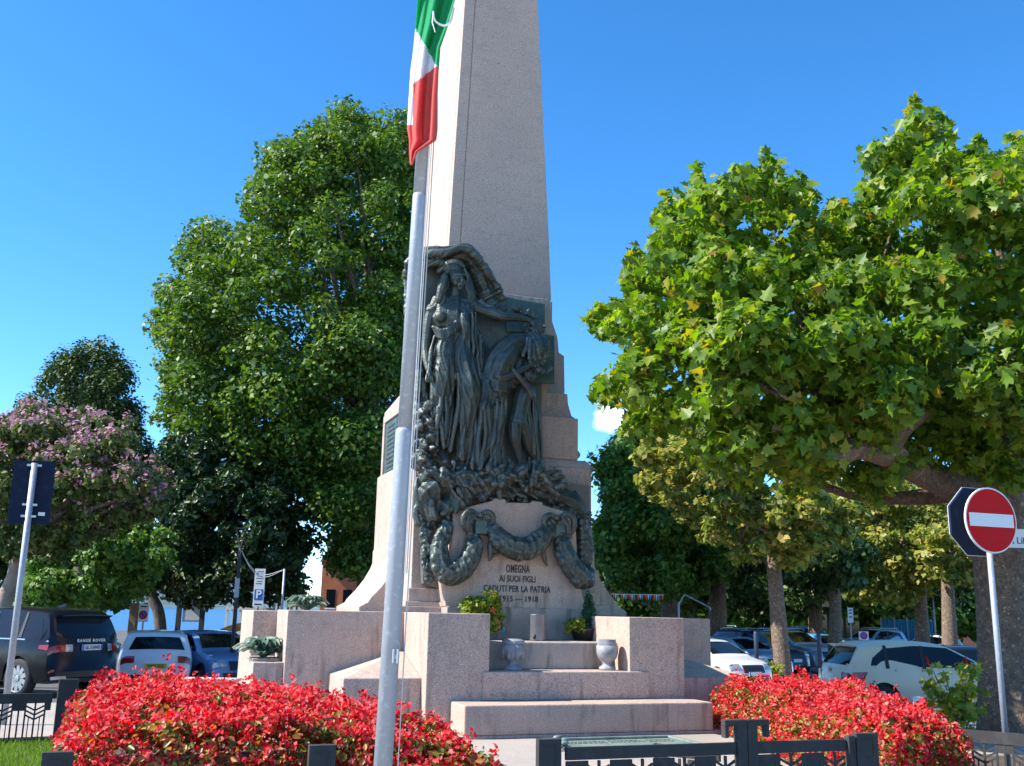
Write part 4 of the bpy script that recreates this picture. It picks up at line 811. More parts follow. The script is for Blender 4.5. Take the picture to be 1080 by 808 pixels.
# ================================================================ GROUND, WATER, HILLS
def struct(mb, name, m, smooth=False): o = mb.build(name, m, None, smooth); o['kind'] = 'structure'; return o
m = MB(); ys = [-60, 0, 12]+[15+i for i in range(0, 19)]+[40, 60, 90]; xs = [-400, -60, -30, -15, 0, 15, 30, 60, 400]
m.add([(x, y, gz(y)) for y in ys for x in xs], [(j*len(xs)+i, j*len(xs)+i+1, (j+1)*len(xs)+i+1, (j+1)*len(xs)+i) for j in range(len(ys)-1) for i in range(len(xs)-1)])
struct(m, 'ground', M['asphalt'])
m = MB(); m.add([(20, 90, gz(90)), (1500, 90, gz(90)), (1500, 2500, gz(90)), (20, 2500, gz(90))], [(0, 1, 2, 3)]); struct(m, 'far_ground', M['asphalt'])
M['water'] = mat('lake_water', (.02, .10, .22), .35, bump=.6, bscale=1.2, spec=.3)
m = MB(); m.add([(-4000, 90, -1.3), (20, 90, -1.3), (20, 6000, -1.3), (-4000, 6000, -1.3)], [(0, 1, 2, 3)]); struct(m, 'lake', M['water'])
M['hill'] = mat('wooded_hill', (.10, .17, .20), .95, noise=[(.01, (.07, .12, .12), .4, .6)])
m = MB(); vs = []; n = 40
for i in range(n+1):
    x = -1800+i*70; h = 30+40*abs(math.sin(i*.31))+18*math.sin(i*.83); vs += [(x, 1500+60*math.sin(i), -1.3), (x, 1900, -1.3+h*1.0), (x, 2300, -1.3)]
m.add(vs, [f for i in range(n) for f in ((i*3, i*3+3, i*3+4, i*3+1), (i*3+1, i*3+4, i*3+5, i*3+2))]); struct(m, 'hills', M['hill'], True)
struct(MB().box(-40, 40, -45, 5.2, -.05, .02), 'bounce_paving', M['bounce_paving'])  # unseen pale sheet added over the asphalt to reflect warm light forward
def Lq(u0, u1, v0, v1, z0, z1, name, m_, bev=0):
    mb = MB(); mb.box(u0, u1, v0, v1, z0, z1); o = mb.build(name, m_, None, False, bev, ORG, (0, 0, TH)); o['kind'] = 'structure'; return o
Lq(-1.75, 2.3, -5.5, -.025, -.05, .06, 'forecourt_paving', M['paving'])
Lq(-6.2, -1.755, -5.5, -.025, -.05, .05, 'bed_soil', M['soil'])
Lq(2.305, 6.5, -5.5, -.025, -.05, .05, 'bed_soil', M['soil'])
mb = MB(); mb.prism(LAWN, -.05, .03, 'z'); o = mb.build('lawn', M['turf']); o['kind'] = 'structure'
# pale pavement with kerb past the left fence and in the car park
m = MB()
P = lambda px, Y, dz=0: gpt(px, Y, dz)
def strip(pts, name, mt, z=.10):
    mb = MB(); vs = [tuple(p+np.array([0, 0, z])) for p in pts]+[tuple(p+np.array([0, 0, -.1])) for p in pts]; k = len(pts)
    mb.add(vs, [tuple(range(k))]+[(i, i+k, (i+1) % k+k, (i+1) % k) for i in range(k)]); o = mb.build(name, mt, None, False); o['kind'] = 'structure'; return o
strip([np.array([-16, 8.0, 0]), np.array([-5.6, 13.55, 0]), np.array([-5.0, 15.6, 0]), np.array([-5.9, 18.4, 0]), np.array([-16, 15.6, 0])], 'pavement', M['paving'])
strip([gpt(795, 29), gpt(905, 29), gpt(905, 34), gpt(800, 34)], 'pavement', M['paving'], .08)
strip([gpt(730, 23), gpt(880, 23), gpt(880, 26), gpt(735, 26)], 'pavement', M['paving'], .08)
strip([gpt(1000, 13.8), gpt(1250, 13.2), gpt(1250, 18.5), gpt(985, 18.2)], 'pavement', M['paving'], .07)
mb = MB()
for i in range(9):
    p = gpt(735+i*26, 37); q = gpt(728+i*25, 42)
    d = np.array([.06, 0, 0]); z = np.array([0, 0, .006]); mb.add([p-d+z, p+d+z, q+d+z, q-d+z], [(0, 1, 2, 3)])
o = mb.build('bay_markings', M['white']); o['kind'] = 'structure'
# ================================================================ FENCES (cast iron, wheat-ear pattern)
def fence_run(t, p0, p1, H=.56, z0=.10, style=0, posts=True, parts=True, sheet=.0):
    """one panel from p0 to p1 in local coordinates of the fence thing"""
    p0 = np.array(p0, float); p1 = np.array(p1, float); L = np.linalg.norm(p1-p0); ang = math.atan2(p1[1]-p0[1], p1[0]-p0[0]); T = lambda p: (p0[0]+p[0]*math.cos(ang)-p[1]*math.sin(ang), p0[1]+p[0]*math.sin(ang)+p[1]*math.cos(ang), p[2])
    pn = MB(); zt = z0+H
    pn.box(0, L, -.018, .018, zt-.10 if style else zt-.12, zt, T=T); pn.box(0, L, -.015, .015, z0, z0+.05, T=T)
    n = max(1, round(L/.40)); w = L/n
    for i in range(n):
        x = i*w; c = x+w*.5
        b0, b1 = z0+.05, zt-.11
        if style:      # solid framed panel with an inset key, then the wheat ear opening
            pn.box(x+.004, x+w*.5, -.012, .012, b0, b1, T=T); pn.box(x+w*.08, x+w*.42, -.017, -.0125, b1-.055, b1-.045, T=T); pn.box(x+w*.38, x+w*.42, -.017, -.0125, b0+.05, b1-.056, T=T); pn.box(x+w*.16, x+w*.34, -.016, -.0125, b1-.11, b1-.10, T=T)
            c = x+w*.75; sp = w*.25
        else:
            for f in (0., .20, .80): pn.box(x+w*f-.008, x+w*f+.012, -.012, .012, b0, b1, T=T)
            pn.box(x+.012, x+w*.2-.008, -.010, .010, b1-.10, b1, T=T); pn.box(x+w*.8+.012, x+w-.008, -.010, .010, b1-.10, b1, T=T)
            sp = w*.30
        pn.box(c-.010, c+.010, -.013, .013, b0, b1, T=T)
        if not style:
            for f in (.33, .67): pn.box(x+w*f-.006, x+w*f+.006, -.011, .011, b0, b1-.17, T=T)
        for k in range(3 if style else 3):
            zb = b1-.055-k*.055
            for s in (-1, 1):
                vs = []
                for y in (-.011, .011): vs += [T((c+s*.008, y, zb-.05)), T((c+s*.008, y, zb-.028)), T((c+s*sp*.92, y, zb+.022)), T((c+s*sp*.92, y, zb))]
                pn.add(vs, [(0, 1, 2, 3), (7, 6, 5, 4), (0, 4, 5, 1), (1, 5, 6, 2), (2, 6, 7, 3), (3, 7, 4, 0)])
    pn.build('panel', M['iron'], t)
def fpost(t, p, ang, w=.16, H=.70, z0=.05, hook=0):
    m = MB(); c, s = math.cos(ang), math.sin(ang); T = lambda q: (p[0]+q[0]*c-q[1]*s, p[1]+q[0]*s+q[1]*c, q[2])
    m.box(-w/2, w/2, -.035, .035, z0, z0+H, T=T)
    if not hook:
        m.box(-w*.30, w*.30, -.040, -.0355, z0+H-.055, z0+H-.045, T=T); m.box(w*.22, w*.30, -.040, -.0355, z0+H-.20, z0+H-.0555, T=T); m.box(-w*.10, w*.22, -.040, -.0355, z0+H-.21, z0+H-.2005, T=T)
    else:
        m.box(min(hook*w/2, hook*(w/2+.125)), max(hook*w/2, hook*(w/2+.125)), -.035, .035, z0+H-.055, z0+H, T=T); a_, b_ = hook*(w/2+.085), hook*(w/2+.125); m.box(min(a_, b_), max(a_, b_), -.034, .034, z0+H-.15, z0+H-.0555, T=T)
    m.build('post', M['iron'], t, bevel=.006)
f = thing('iron_fence', 'low dark cast iron fence with wheat-ear pattern in front of the memorial', 'fence', W(0, -5.62, .06), TH)
for u in (-6.3, -4.47, -2.62): fpost(f, (u, 0), 0, .20, .64)
fence_run(f, (-6.19, 0, 0), (-4.58, 0, 0), .33, .05, 1); fence_run(f, (-4.36, 0, 0), (-2.73, 0, 0), .33, .05, 1)
fence_run(f, (-2.47, 0, 0), (-.86, 0, 0), .52, .10, 1); fpost(f, (-.80, 0), 0, .10, .76, .05, -1)
fpost(f, (-.695, 0), 0, .10, .76, .05, 1); fence_run(f, (-.64, 0, 0), (.30, 0, 0), .52, .10, 1); fpost(f, (.35, -.01), 0, .07, .60); fpost(f, (.52, -.01), 0, .24, .62)
q = W(.64, -5.62, 0)
f = thing('iron_fence', 'dark iron fence piece at the lower right beside the no-entry pole', 'fence', (4.2, 11.5, 0), 0)
fence_run(f, (0, 0, 0), (1.25, -.93, 0), .54, .10, 0); fpost(f, (1.33, -.99), -.64, .26, .72); fence_run(f, (1.42, -1.06, 0), (3.0, -2.2, 0), .54, .10, 0)
f = thing('iron_gate', 'half-open iron gate leaf tilted behind the front fence', 'gate', W(-1.28, -4.95, 0), TH)
fence_run(f, (0, 0, 0), (.36, -.52, 0), .50, .10, 1); m = MB(); m.tube([(0, 0, .10, .022), (0, 0, .60, .022)], 8); m.build('hinge_post', M['iron'], f)
f = thing('iron_fence', 'dark wheat-ear fence at the left between lawn and pavement', 'fence', (-5.70, 13.48, 0), 0)
fpost(f, (.02, .02), math.radians(28), .24, .80, .0); fence_run(f, (-1.80, -.96, 0), (-.13, -.07, 0), .60, .03, 0); fence_run(f, (-3.60, -1.92, 0), (-1.84, -.98, 0), .60, .03, 0)
# ================================================================ FLAGPOLE AND FLAG
def pole_at(px0, py0, px1, py1, Y): return at(px0, py0, Y), at(px1, py1, Y)
FY = 5.6; pb = at(409, 790, FY); X0 = pb[0]
X0 = at(404.5, 800, FY)[0]-.02; t = thing('flagpole', 'tall galvanised stepped flagpole in front of the memorial', 'flagpole', (X0, FY, 0)); t.rotation_euler = (0, math.radians(1.15), 0)
r1, r2 = .050, .041; zj = at(430, 452, FY)[2]; ztop = 7.2
m = MB(); m.lathe((0, 0, 0), [(r1, 0), (.050, zj-.03), (.049, zj-.015), (r2, zj)], 24); m.build('lower_tube', M['galv'], t, True)
m = MB(); z2 = at(436, 205, FY)[2]; m.lathe((0, 0, 0), [(r2, zj-.01), (.041, z2-.02), (.039, z2)], 24); m.build('middle_tube', M['galv'], t, True)
m = MB(); m.lathe((0, 0, 0), [(.039, z2-.01), (.033, ztop)], 20); m.ball((0, 0, ztop+.05), .08, 12); m.build('upper_tube', M['galv'], t, True)
m = MB()
for k, (dx, dy) in enumerate(((.066, -.03), (.078, .01), (.056, -.045))): m.tube([(dx, dy, 1.95 if k != 1 else .9, .0035), (dx*.9, dy, zj, .0035), (dx*.75, dy*1.2, ztop, .0035)], 5)
m.build('halyard', M['rope'], t)
zc = at(417, 692, FY)[2]; m = MB(); m.box(.02, .055, -.07, -.035, zc-.012, zc+.012); m.box(.02, .032, -.082, -.0705, zc-.035, zc+.04); m.box(.043, .055, -.082, -.0705, zc-.035, zc+.04); m.build('cleat', M['steel'], t, bevel=.004)
# flag hanging limp : pleated cloth, green / white / red bands cut diagonally by the way it hangs
M['fg'] = mat('green_cloth', (.03, .42, .18), .9, transl=.5); M['fw'] = mat('white_cloth', (.82, .82, .83), .8, transl=.3); M['fr'] = mat('red_cloth', (.72, .19, .17), .9, transl=.55)
k = FY/F*1.18
prof = [(-40, 447, 490, ), (0, 440, 480), (25, 438.5, 473), (50, 436, 464), (75, 433.5, 462), (100, 432, 461), (125, 430.5, 461), (136, 430, 461), (148, 432, 460), (160, 432, 440), (174, 433, 434.5)]
nu, nv = 70, 240; vs = []; fm = []; keep = []
for j in range(nv+1):
    y = -40+214*j/nv
    xl = np.interp(y, [p[0] for p in prof], [p[1] for p in prof]); xr = np.interp(y, [p[0] for p in prof], [p[2] for p in prof])
    for i in range(nu+1):
        s_ = i/nu; x = xl+(xr-xl)*s_; pleat = .035*math.sin(s_*11+y*.015)+.02*math.sin(s_*23+y*.03)
        vs.append(at(x, y, FY-.13+pleat))
fs = []; mi = []
for j in range(nv):
    for i in range(nu):
        fs.append((j*(nu+1)+i, j*(nu+1)+i+1, (j+1)*(nu+1)+i+1, (j+1)*(nu+1)+i)); a, b2 = vs[fs[-1][0]], vs[fs[-1][2]]
        y = -40+214*(j+.5)/nv; xl = np.interp(y, [p[0] for p in prof], [p[1] for p in prof]); xr = np.interp(y, [p[0] for p in prof], [p[2] for p in prof]); x = xl+(xr-xl)*(i+.5)/nu
        g = 28+(x-437)*1.75; rr = 88-(x-437)*.75 if x > 436 else 132
        mi.append(0 if y < g else (1 if y < rr else 2))
m = MB(); m.v = [tuple(p) for p in vs]; m.f = fs; m.mi = mi
fl = m.build('italian_flag', [M['fg'], M['fw'], M['fr']], None, True); so = fl.modifiers.new('s', 'SOLIDIFY'); so.thickness = .004
tag(fl, 'limp green white and red flag hanging down the flagpole', 'flag')
# hem of the flag with the tie at its corner
m = MB(); m.tube(resample([A(457, 12, FY-.22, .005), A(459, 22, FY-.22, .006), A(468, 27, FY-.2, .007), A(475, 23, FY-.18, .007), A(479, 8, FY-.16, .005)], 24).tolist(), 6); m.tube([A(457, 12, FY-.22, .004), A(456, 24, FY-.23, .004), A(459, 34, FY-.23, .003)], 5); m.build('hem_tie', M['fw'], fl)
# ================================================================ SIGNS AND POSTS
def ring(cx, cz, r, n=40): return [(cx+r*math.cos(2*math.pi*i/n), cz+r*math.sin(2*math.pi*i/n)) for i in range(n)]
SY = 11.2; sc = at(1041, 549, SY); pb = gpt(1059, SY); X = sc[0]
t = thing('road_sign', 'red and white no-entry disc on a grey pole at the right', 'road sign', (X+.02, SY, 0), math.radians(20))
kk = SY/F; R = 33.5*kk/math.cos(PITCH)
m = MB(); m.tube([(0, .03, 0, .032), (0, .03, sc[2]+.25, .032)], 14); m.build('pole', M['galv'], t, True)
z = sc[2]; dsk = MB().prism(ring(0, z, R), -.035, -.015, 'y').build('disc_rim', M['sign_white'], t)
MB().prism(ring(0, z, R*.955), -.039, -.0352, 'y').build('disc', M['sign_red'], t)
MB().box(-R*.86, R*.86, -.044, -.0395, z-R*.20, z+R*.20).build('white_bar', M['sign_white'], t)
t2 = thing('road_sign', 'octagonal sign seen from behind, fixed behind the no-entry disc', 'road sign', (X+.02-.18*math.sin(math.radians(20)), SY+.18*math.cos(math.radians(20)), 0), math.radians(20))
o8 = [(R*1.12*math.cos(math.radians(22.5+45*i)), z+R*1.12*math.sin(math.radians(22.5+45*i))) for i in range(8)]
MB().prism(o8, -.012, .012, 'y').build('plate', M['sign_back'], t2, bevel=.004)
m = MB(); m.prism([(a[0]*1.02, z+(a[1]-z)*1.02) for a in o8], .013, .018, 'y'); m.build('rim', M['sign_white'], t2)
for dz in (.1, -.13): MB().box(-.15, .18, -.03, -.0125, z+dz, z+dz+.03).build('bracket', M['steel'], t2)
# street name board by the trunk
q = at(1094, 569, 14.5); t = thing('street_name_sign', 'pale street name board fixed beside the big trunk', 'sign', (q[0], 14.5, 0), math.radians(8))
MB().box(-.60, .62, -.012, .012, q[2]-.13, q[2]+.14).build('board', M['sign_white'], t, bevel=.004)
text('lettering', 'Via Libert\u00e0', .135, M['ink'], t, (-.545, -.014, q[2]-.03), (math.radians(90), 0, 0), .003, align='LEFT')
MB().tube([(.3, .05, 0, .03), (.3, .05, q[2]+.2, .03)], 10).build('pole', M['galv'], t, True)
# sign seen from behind at the left
LY = 14.6; c0 = at(35, 520, LY); bb = gpt(6, LY); X = at(37, 490, LY)[0]
lean = (at(10, 715, LY)[0]-X)
t = thing('road_sign', 'rectangular dark sign seen from behind on a leaning grey pole at far left', 'road sign', (X, LY, 0), math.radians(18))
zt = at(37, 489, LY)[2]; zb_ = 0; m = MB(); m.tube([(lean*1.05, -.04, 0, .045), (0, -.04, zt, .045)], 12); m.build('pole', M['galv'], t, True)
def Lx(z): return lean*1.05*(1-z/zt)
z1, z0 = at(37, 486, LY)[2], at(34, 553, LY)[2]; a_ = math.atan2(Lx(z0)-Lx(z1), z1-z0)
m = MB(); vs = []
for z, y in ((z0, 0), (z1, 0)):
    for s in (-.28, .28):
        for y in (0, .02): vs.append((Lx(z)+s, y, z+s*.02))
m.add(vs, [(0, 2, 6, 4), (1, 5, 7, 3), (0, 1, 3, 2), (4, 6, 7, 5), (0, 4, 5, 1), (2, 3, 7, 6)]); m.build('plate', M['sign_back'], t)
for f in (.08, .70, .88): z = z1+(z0-z1)*f; MB().box(Lx(z)-.10, Lx(z)+.10, -.06, -.003, z-.015, z+.015).build('bracket', M['steel'], t)
m = MB(); z = z1+(z0-z1)*.86; m.box(Lx(z)+.12, Lx(z)+.21, -.006, -.001, z, z+.05); m.build('sticker', M['white'], t)
# parking sign behind the wing wall
PY = 30.0; q = at(273, 625, PY); k = PY/F
t = thing('parking_sign', 'white sign with blue P panel behind the left wing wall', 'road sign', (q[0], PY, gz(PY)), 0)
z0, z1 = at(273, 640, PY)[2]-gz(PY), at(273, 600, PY)[2]-gz(PY); w = 5.4*k
MB().box(-w, w, -.01, .01, z0, z1).build('plate', M['sign_white'], t, bevel=.003)
bz0, bz1 = at(273, 633, PY)[2]-gz(PY), at(273, 621.5, PY)[2]-gz(PY)
MB().box(-w*.8, w*.8, -.014, -.0105, bz0, bz1).build('blue_panel', M['sign_blue'], t)
text('lettering', 'P', (bz1-bz0)*1.05, M['sign_white'], t, (0, -.018, (bz0+bz1)/2), (math.radians(90), 0, 0), .002, .008)
m = MB()
for i, f in enumerate((.92, .86, .80, .74, .66, .60)): zz = z0+(z1-z0)*f; m.box(-w*(.7 if i % 2 else .5), w*(.5 if i % 3 else .7), -.013, -.0105, zz, zz+.018)
m.box(-w*.7, w*.7, -.013, -.0105, z0+.05, z0+.09); m.build('small_text', M['ink'], t)
MB().tube([(0, .04, 0, .03), (0, .04, z1, .03)], 8).build('pole', M['galv'], t)
# street lamp with forked head, cable strung to a thin pole
q = at(248, 648, 27); t = thing('street_lamp', 'thin dark street lamp with forked V-shaped head left of the parking sign', 'street lamp', (q[0], 27, 0))
H = at(257, 578, 27)[2]; H2 = at(257, 558, 27)[2]
MB().tube([(0, 0, 0, .07), (.0, 0, 1.2, .055), (.0, 0, H, .04)], 10).build('pole', M['iron'], t, True)
m = MB(); m.tube([(0, 0, H, .03), (-.14, 0, H2, .015)], 6); m.tube([(0, 0, H, .03), (.14, 0, H2, .015)], 6); m.box(-.16, .16, -.08, .08, H2, H2+.03); m.build('lamp_head', M['iron'], t)
MB().box(-.05, .07, -.09, -.045, 2.0, 2.5).build('meter_box', M['galv'], t)
q2 = at(297, 645, 27); t2 = thing('thin_pole', 'thin grey pole carrying the slack cable right of the parking sign', 'pole', (q2[0], 27, 0))
H3 = at(297, 600, 27)[2]; MB().tube([(0, 0, 0, .03), (0, 0, H3, .03)], 8).build('post', M['galv'], t2, True)
m = MB()
for dz in (0, .06):
    c_ = []
    for i in range(13): f = i/12; c_.append((q[0]+(q2[0]-q[0])*f, 27, H*(1-f)+(H3-.02)*f-.55*math.sin(f*math.pi)*(1-f*.5)-dz*math.sin(f*3.14), .010))
    m.tube(c_, 5)
tag(m.build('slack_cable', M['rope']), 'slack cable drooping between street lamp and thin pole', 'cable')
# no parking sign, notice board, wooden post behind the left cars
q = at(151, 650, 33); g = gz(33)
t = thing('no_parking_sign', 'white panel with round blue and red no-parking sign above the white estate car', 'road sign', (q[0], 33, g)); z0, z1 = at(151, 656, 33)[2]-g, at(151, 637, 33)[2]-g
MB().box(-.16, .16, -.01, .01, z0, z1).build('plate', M['sign_white'], t)
cz = z0+.22; MB().prism(ring(0, cz, .14), -.014, -.0105).build('red_ring', M['sign_red'], t); MB().prism(ring(0, cz, .10), -.017, -.0145).build('blue_disc', M['sign_blue'], t)
m = MB(); m.prism([(-.09, cz+.05), (-.05, cz+.09), (.09, cz-.05), (.05, cz-.09)], -.020, -.0175); m.build('slash', M['sign_red'], t)
MB().box(-.10, .10, -.013, -.0105, z1-.10, z1-.06).build('small_text', M['ink'], t); MB().tube([(0, .04, 0, .03), (0, .04, z1, .03)], 8).build('pole', M['galv'], t)
q = at(141, 650, 34); MBp = MB().box(-.12, .12, -.12, .12, 0, at(141, 636, 34)[2]-gz(34)); M['wood'] = mat('brown_wood', (.25, .15, .09), .8)
tag(MBp.build('wooden_post', M['wood'], None, bevel=.01, loc=(q[0], 34, gz(34))), 'squat brown wooden post left of the no-parking panel', 'post')
q = at(202, 650, 36); g = gz(36); z0, z1 = at(202, 656, 36)[2]-g, at(202, 637.5, 36)[2]-g; k = 36/F
t = thing('notice_board', 'grey notice board on dark posts beyond the blue hatchback', 'notice board', (q[0], 36, g))
MB().box(-9*k, 10*k, -.03, .0, z0, z1).build('panel', mat('grey_board', (.45, .48, .55), .5), t, bevel=.01)
MB().box(-8*k, 9*k, -.036, -.0305, z0+.06, z1-.06).build('notice', mat('pale_notice', (.60, .62, .66), .5), t)
for s in (-12.5, 11.5): MB().box(s*k-.10, s*k+.06, -.06, .05, 0, z1+.04).build('post', M['iron'], t)
# playground-like lakeside railing and orange house
M['orange_wall'] = mat('terracotta_wall', (.50, .14, .05), .85, noise=[(1, (.42, .12, .05), .4, .6)]); M['tile'] = mat('roof_tiles', (.30, .10, .05), .85)
g = -.35
t = thing('orange_house', 'terracotta coloured house half hidden by trees left of the memorial', 'house', (at(360, 640, 80)[0], 80, g)); k = 80/F
z1 = at(345, 588, 80)[2]; z2 = at(325, 612, 80)[2]
m = MB(); m.box(-22*k, 30*k, 0, 9, 0, z2+1.8); m.build('wall', M['orange_wall'], t)
m = MB(); m.prism([(-24*k, z2+1.8), (4*k, z1+2.6), (32*k, z2+1.8)], -.5, 9.5, 'y'); m.build('roof', M['tile'], t)
for i in range(3):
    w_ = MB(); w_.box(-16*k+i*1.3, -16*k+i*1.3+.7, -.03, .02, 2.2, 3.6); wi = w_.build('window', M['glass'], t); MB().box(-16*k+i*1.3-.08, -16*k+i*1.3+.78, -.06, -.032, 2.08, 2.19).build('sill', M['white'], wi)
RY = 40
t = thing('lakeside_kiosk', 'white framed kiosk with orange beam and awning behind the left wing wall', 'kiosk', (at(285, 640, RY)[0], RY, gz(RY))); k = RY/F; gg = gz(RY)
zz = at(285, 637, RY)[2]-gg
M['orange_p'] = mat('orange_paint', (.62, .20, .05), .6)
for x in (-44, -38, -30, -22, -14, -6, 4, 12, 22, 32): MB().box(x*k-.05, x*k+.05, -.04, .04, 0, zz+(.35 if x > 0 else -.1)).build('post', M['white'], t)
MB().box(2*k, 36*k, -.06, .06, zz+.35, zz+.5).build('beam', M['orange_p'], t); MB().box(-45*k, 2*k, -.05, .05, zz-.25, zz-.15).build('rail', M['white'], t)
for x in (8, 18, 27): MB().box(x*k-.04, x*k+.04, .05, .1, .4, zz+.34).build('strut', M['orange_p'], t)
# beige digger-like play object and children's shapes : rounded climbing frame arch
m = MB(); m.tube(resample([(-1.0, -1, .2, .10), (-.9, -1, .8, .12), (-.3, -1, 1.3, .13), (.4, -1, 1.55, .12), (.9, -1, 1.5, .09)], 16).tolist(), 8)
pa = thing('play_arch', 'rounded orange-brown play arch left of the wing wall', 'play equipment', (at(243, 650, 33)[0], 34, gz(34)))
m.build('arch', M['orange_p'], pa, True); m = MB(); m.ball((-.55, -1, 1.1), (.22, .15, .28), 12); m.build('panel', mat('cream_plastic', (.6, .42, .28), .5), pa, True)
# bollards
M['slate'] = mat('slate_blue_paint', (.03, .05, .09), .45)
b0 = gpt(799, 33); t = thing('bollard', 'slate blue bollard left of the slim mottled trunk', 'bollard', b0, 0, 'slate blue bollards in the car park')
hb = at(796, 666, 33)[2]-b0[2]
MB().lathe((0, 0, 0), [(.055, 0), (.055, hb*.35), (.07, hb*.36), (.07, hb-.05), (.05, hb)], 12).build('post', M['slate'], t, True); MB().lathe((0, 0, 0), [(.0558, .05), (.0558, hb*.34)], 12).build('white_band', M['white'], t)
b1 = gpt(866, 33.5); c_ = copy_tree(t); c_.location = tuple(b1); c_['label'] = 'slate blue bollard just behind the cream hatchback'
# blue site hoarding
M['mesh_blue'] = mat('blue_mesh', (.02, .17, .34), .7, noise=[(.6, (.03, .28, .46), .45, .65)], bump=.5, bscale=3)
HY = 58; g = gz(HY); x0 = at(929, 660, HY)[0]; x1 = at(984, 660, HY)[0]; t = thing('site_hoarding', 'blue mesh construction hoarding beyond the parked cars', 'hoarding', (x0, HY, g)); zt = at(950, 652, HY)[2]-g
n = 4
for i in range(n):
    a, b_ = (x1-x0)*i/n, (x1-x0)*(i+1)/n; mm = MB(); K = 14; vs = []
    for j in range(K+1): xx = a+(b_-a)*j/K; vs += [(xx, .05*math.sin(j*2.1+i), .15), (xx, .05*math.sin(j*2.1+i+1), zt-.05+.03*math.sin(j*1.1)), ]
    vs += [(p[0], p[1]+.02, p[2]) for p in vs]; h2 = (K+1)*2
    mm.add(vs, [(j*2, j*2+2, j*2+3, j*2+1) for j in range(K)]+[(h2+j*2+1, h2+j*2+3, h2+j*2+2, h2+j*2) for j in range(K)]); mm.build('mesh_panel', M['mesh_blue'], t, True)
    MB().tube([(a, -.04, 0, .03), (a, -.04, zt+.05, .03)], 6).build('post', M['galv'], t)
# post mounted signs in the car park
def psign(name, label, px, Y, y0, y1, wpx, kind):
    q = at(px, (y0+y1)/2, Y); g = gz(Y); t = thing(name, label, 'road sign', (q[0], Y, g)); z0, z1 = at(px, y1, Y)[2]-g, at(px, y0, Y)[2]-g; w = wpx*Y/F/2
    MB().box(-w, w, -.01, .01, z0, z1).build('plate', M['sign_white'], t); MB().tube([(0, .04, 0, .03), (0, .04, z1, .03)], 8).build('pole', M['galv'], t)
    if kind == 'no': cz = (z0+z1)/2; MB().prism(ring(0, cz, w*.75), -.014, -.0105).build('red_ring', M['sign_red'], t); MB().prism(ring(0, cz, w*.5), -.017, -.0145).build('blue_disc', M['sign_blue'], t)
    else:
        m = MB()
        for f in (.8, .6, .35): m.box(-w*.6, w*.6, -.013, -.0105, z0+(z1-z0)*f, z0+(z1-z0)*f+.05)
        m.build('small_text', M['ink'], t)
psign('parking_notice', 'small white notice on a post beside the dark slender trunk', 897, 45, 641, 657, 5.5, 'txt')
psign('no_parking_sign', 'square no-parking sign just above the cream hatchback roof', 911, 36, 666, 675, 10, 'no')
q = at(985, 648, 55); t = thing('street_lamp', 'modern grey street lamp with flat twin heads beside the blue hoarding', 'street lamp', (q[0], 55, gz(55))); H = at(984, 619, 55)[2]-gz(55)
MB().tube([(0, 0, 0, .07), (0, 0, H, .05)], 8).build('pole', M['galv'], t, True); m = MB(); m.box(-.25, .25, -.15, .15, H, H+.08); m.box(-.12, .35, -.15, .15, H-.45, H-.37); m.build('lamp_head', M['iron'], t)
# buildings beyond the car park
M['pinkw'] = mat('pink_plaster', (.55, .36, .36), .85, noise=[(.5, (.48, .32, .31), .4, .6)]); M['creamw'] = mat('cream_plaster', (.62, .55, .42), .85); M['brickw'] = mat('brick_base', (.28, .12, .09), .85)
BY = 85; g = -.35; x0 = at(992, 650, BY)[0]; x1 = at(1075, 650, BY)[0]; t = thing('pink_building', 'pink plastered building glimpsed between the golden trunks', 'building', (x0, BY, g)); ww = x1-x0
MB().box(0, ww, 0, 9, 2.3, 7.5).build('wall', M['pinkw'], t); MB().box(.02, ww-.02, .1, 8.9, 0, 2.3).build('ground_floor', M['brickw'], t); MB().box(-.3, ww+.3, -.4, 9.3, 7.5, 7.9).build('roof', M['tile'], t)
for i in range(3):
    xx = .8+i*2.1; w_ = MB().box(xx, xx+1.0, -.03, .03, 4.2, 5.8).build('window', M['glass'], t); MB().box(xx-.1, xx+1.1, -.07, -.032, 4.05, 4.18).build('sill', M['white'], w_)
BY = 70; x0 = at(838, 650, BY)[0]; x1 = at(905, 650, BY)[0]; t = thing('low_pavilion', 'low dark pavilion with pale canopy roof behind the car park', 'building', (x0, BY, g)); ww = x1-x0; z1 = at(860, 640, BY)[2]-g
MB().box(0, ww, 0, 7, 0, z1-.1).build('wall', M['iron'], t); MB().prism([(-.3, z1), (ww*.3, z1+.75), (ww*.7, z1+.75), (ww+.3, z1)], -1, 7.5, 'y').build('roof', M['creamw'], t)
for i in range(4): MB().box(.2+i*1.1, 1.1+i*1.1, -.03, .02, .6, z1-.5).build('window', M['glass'], t)
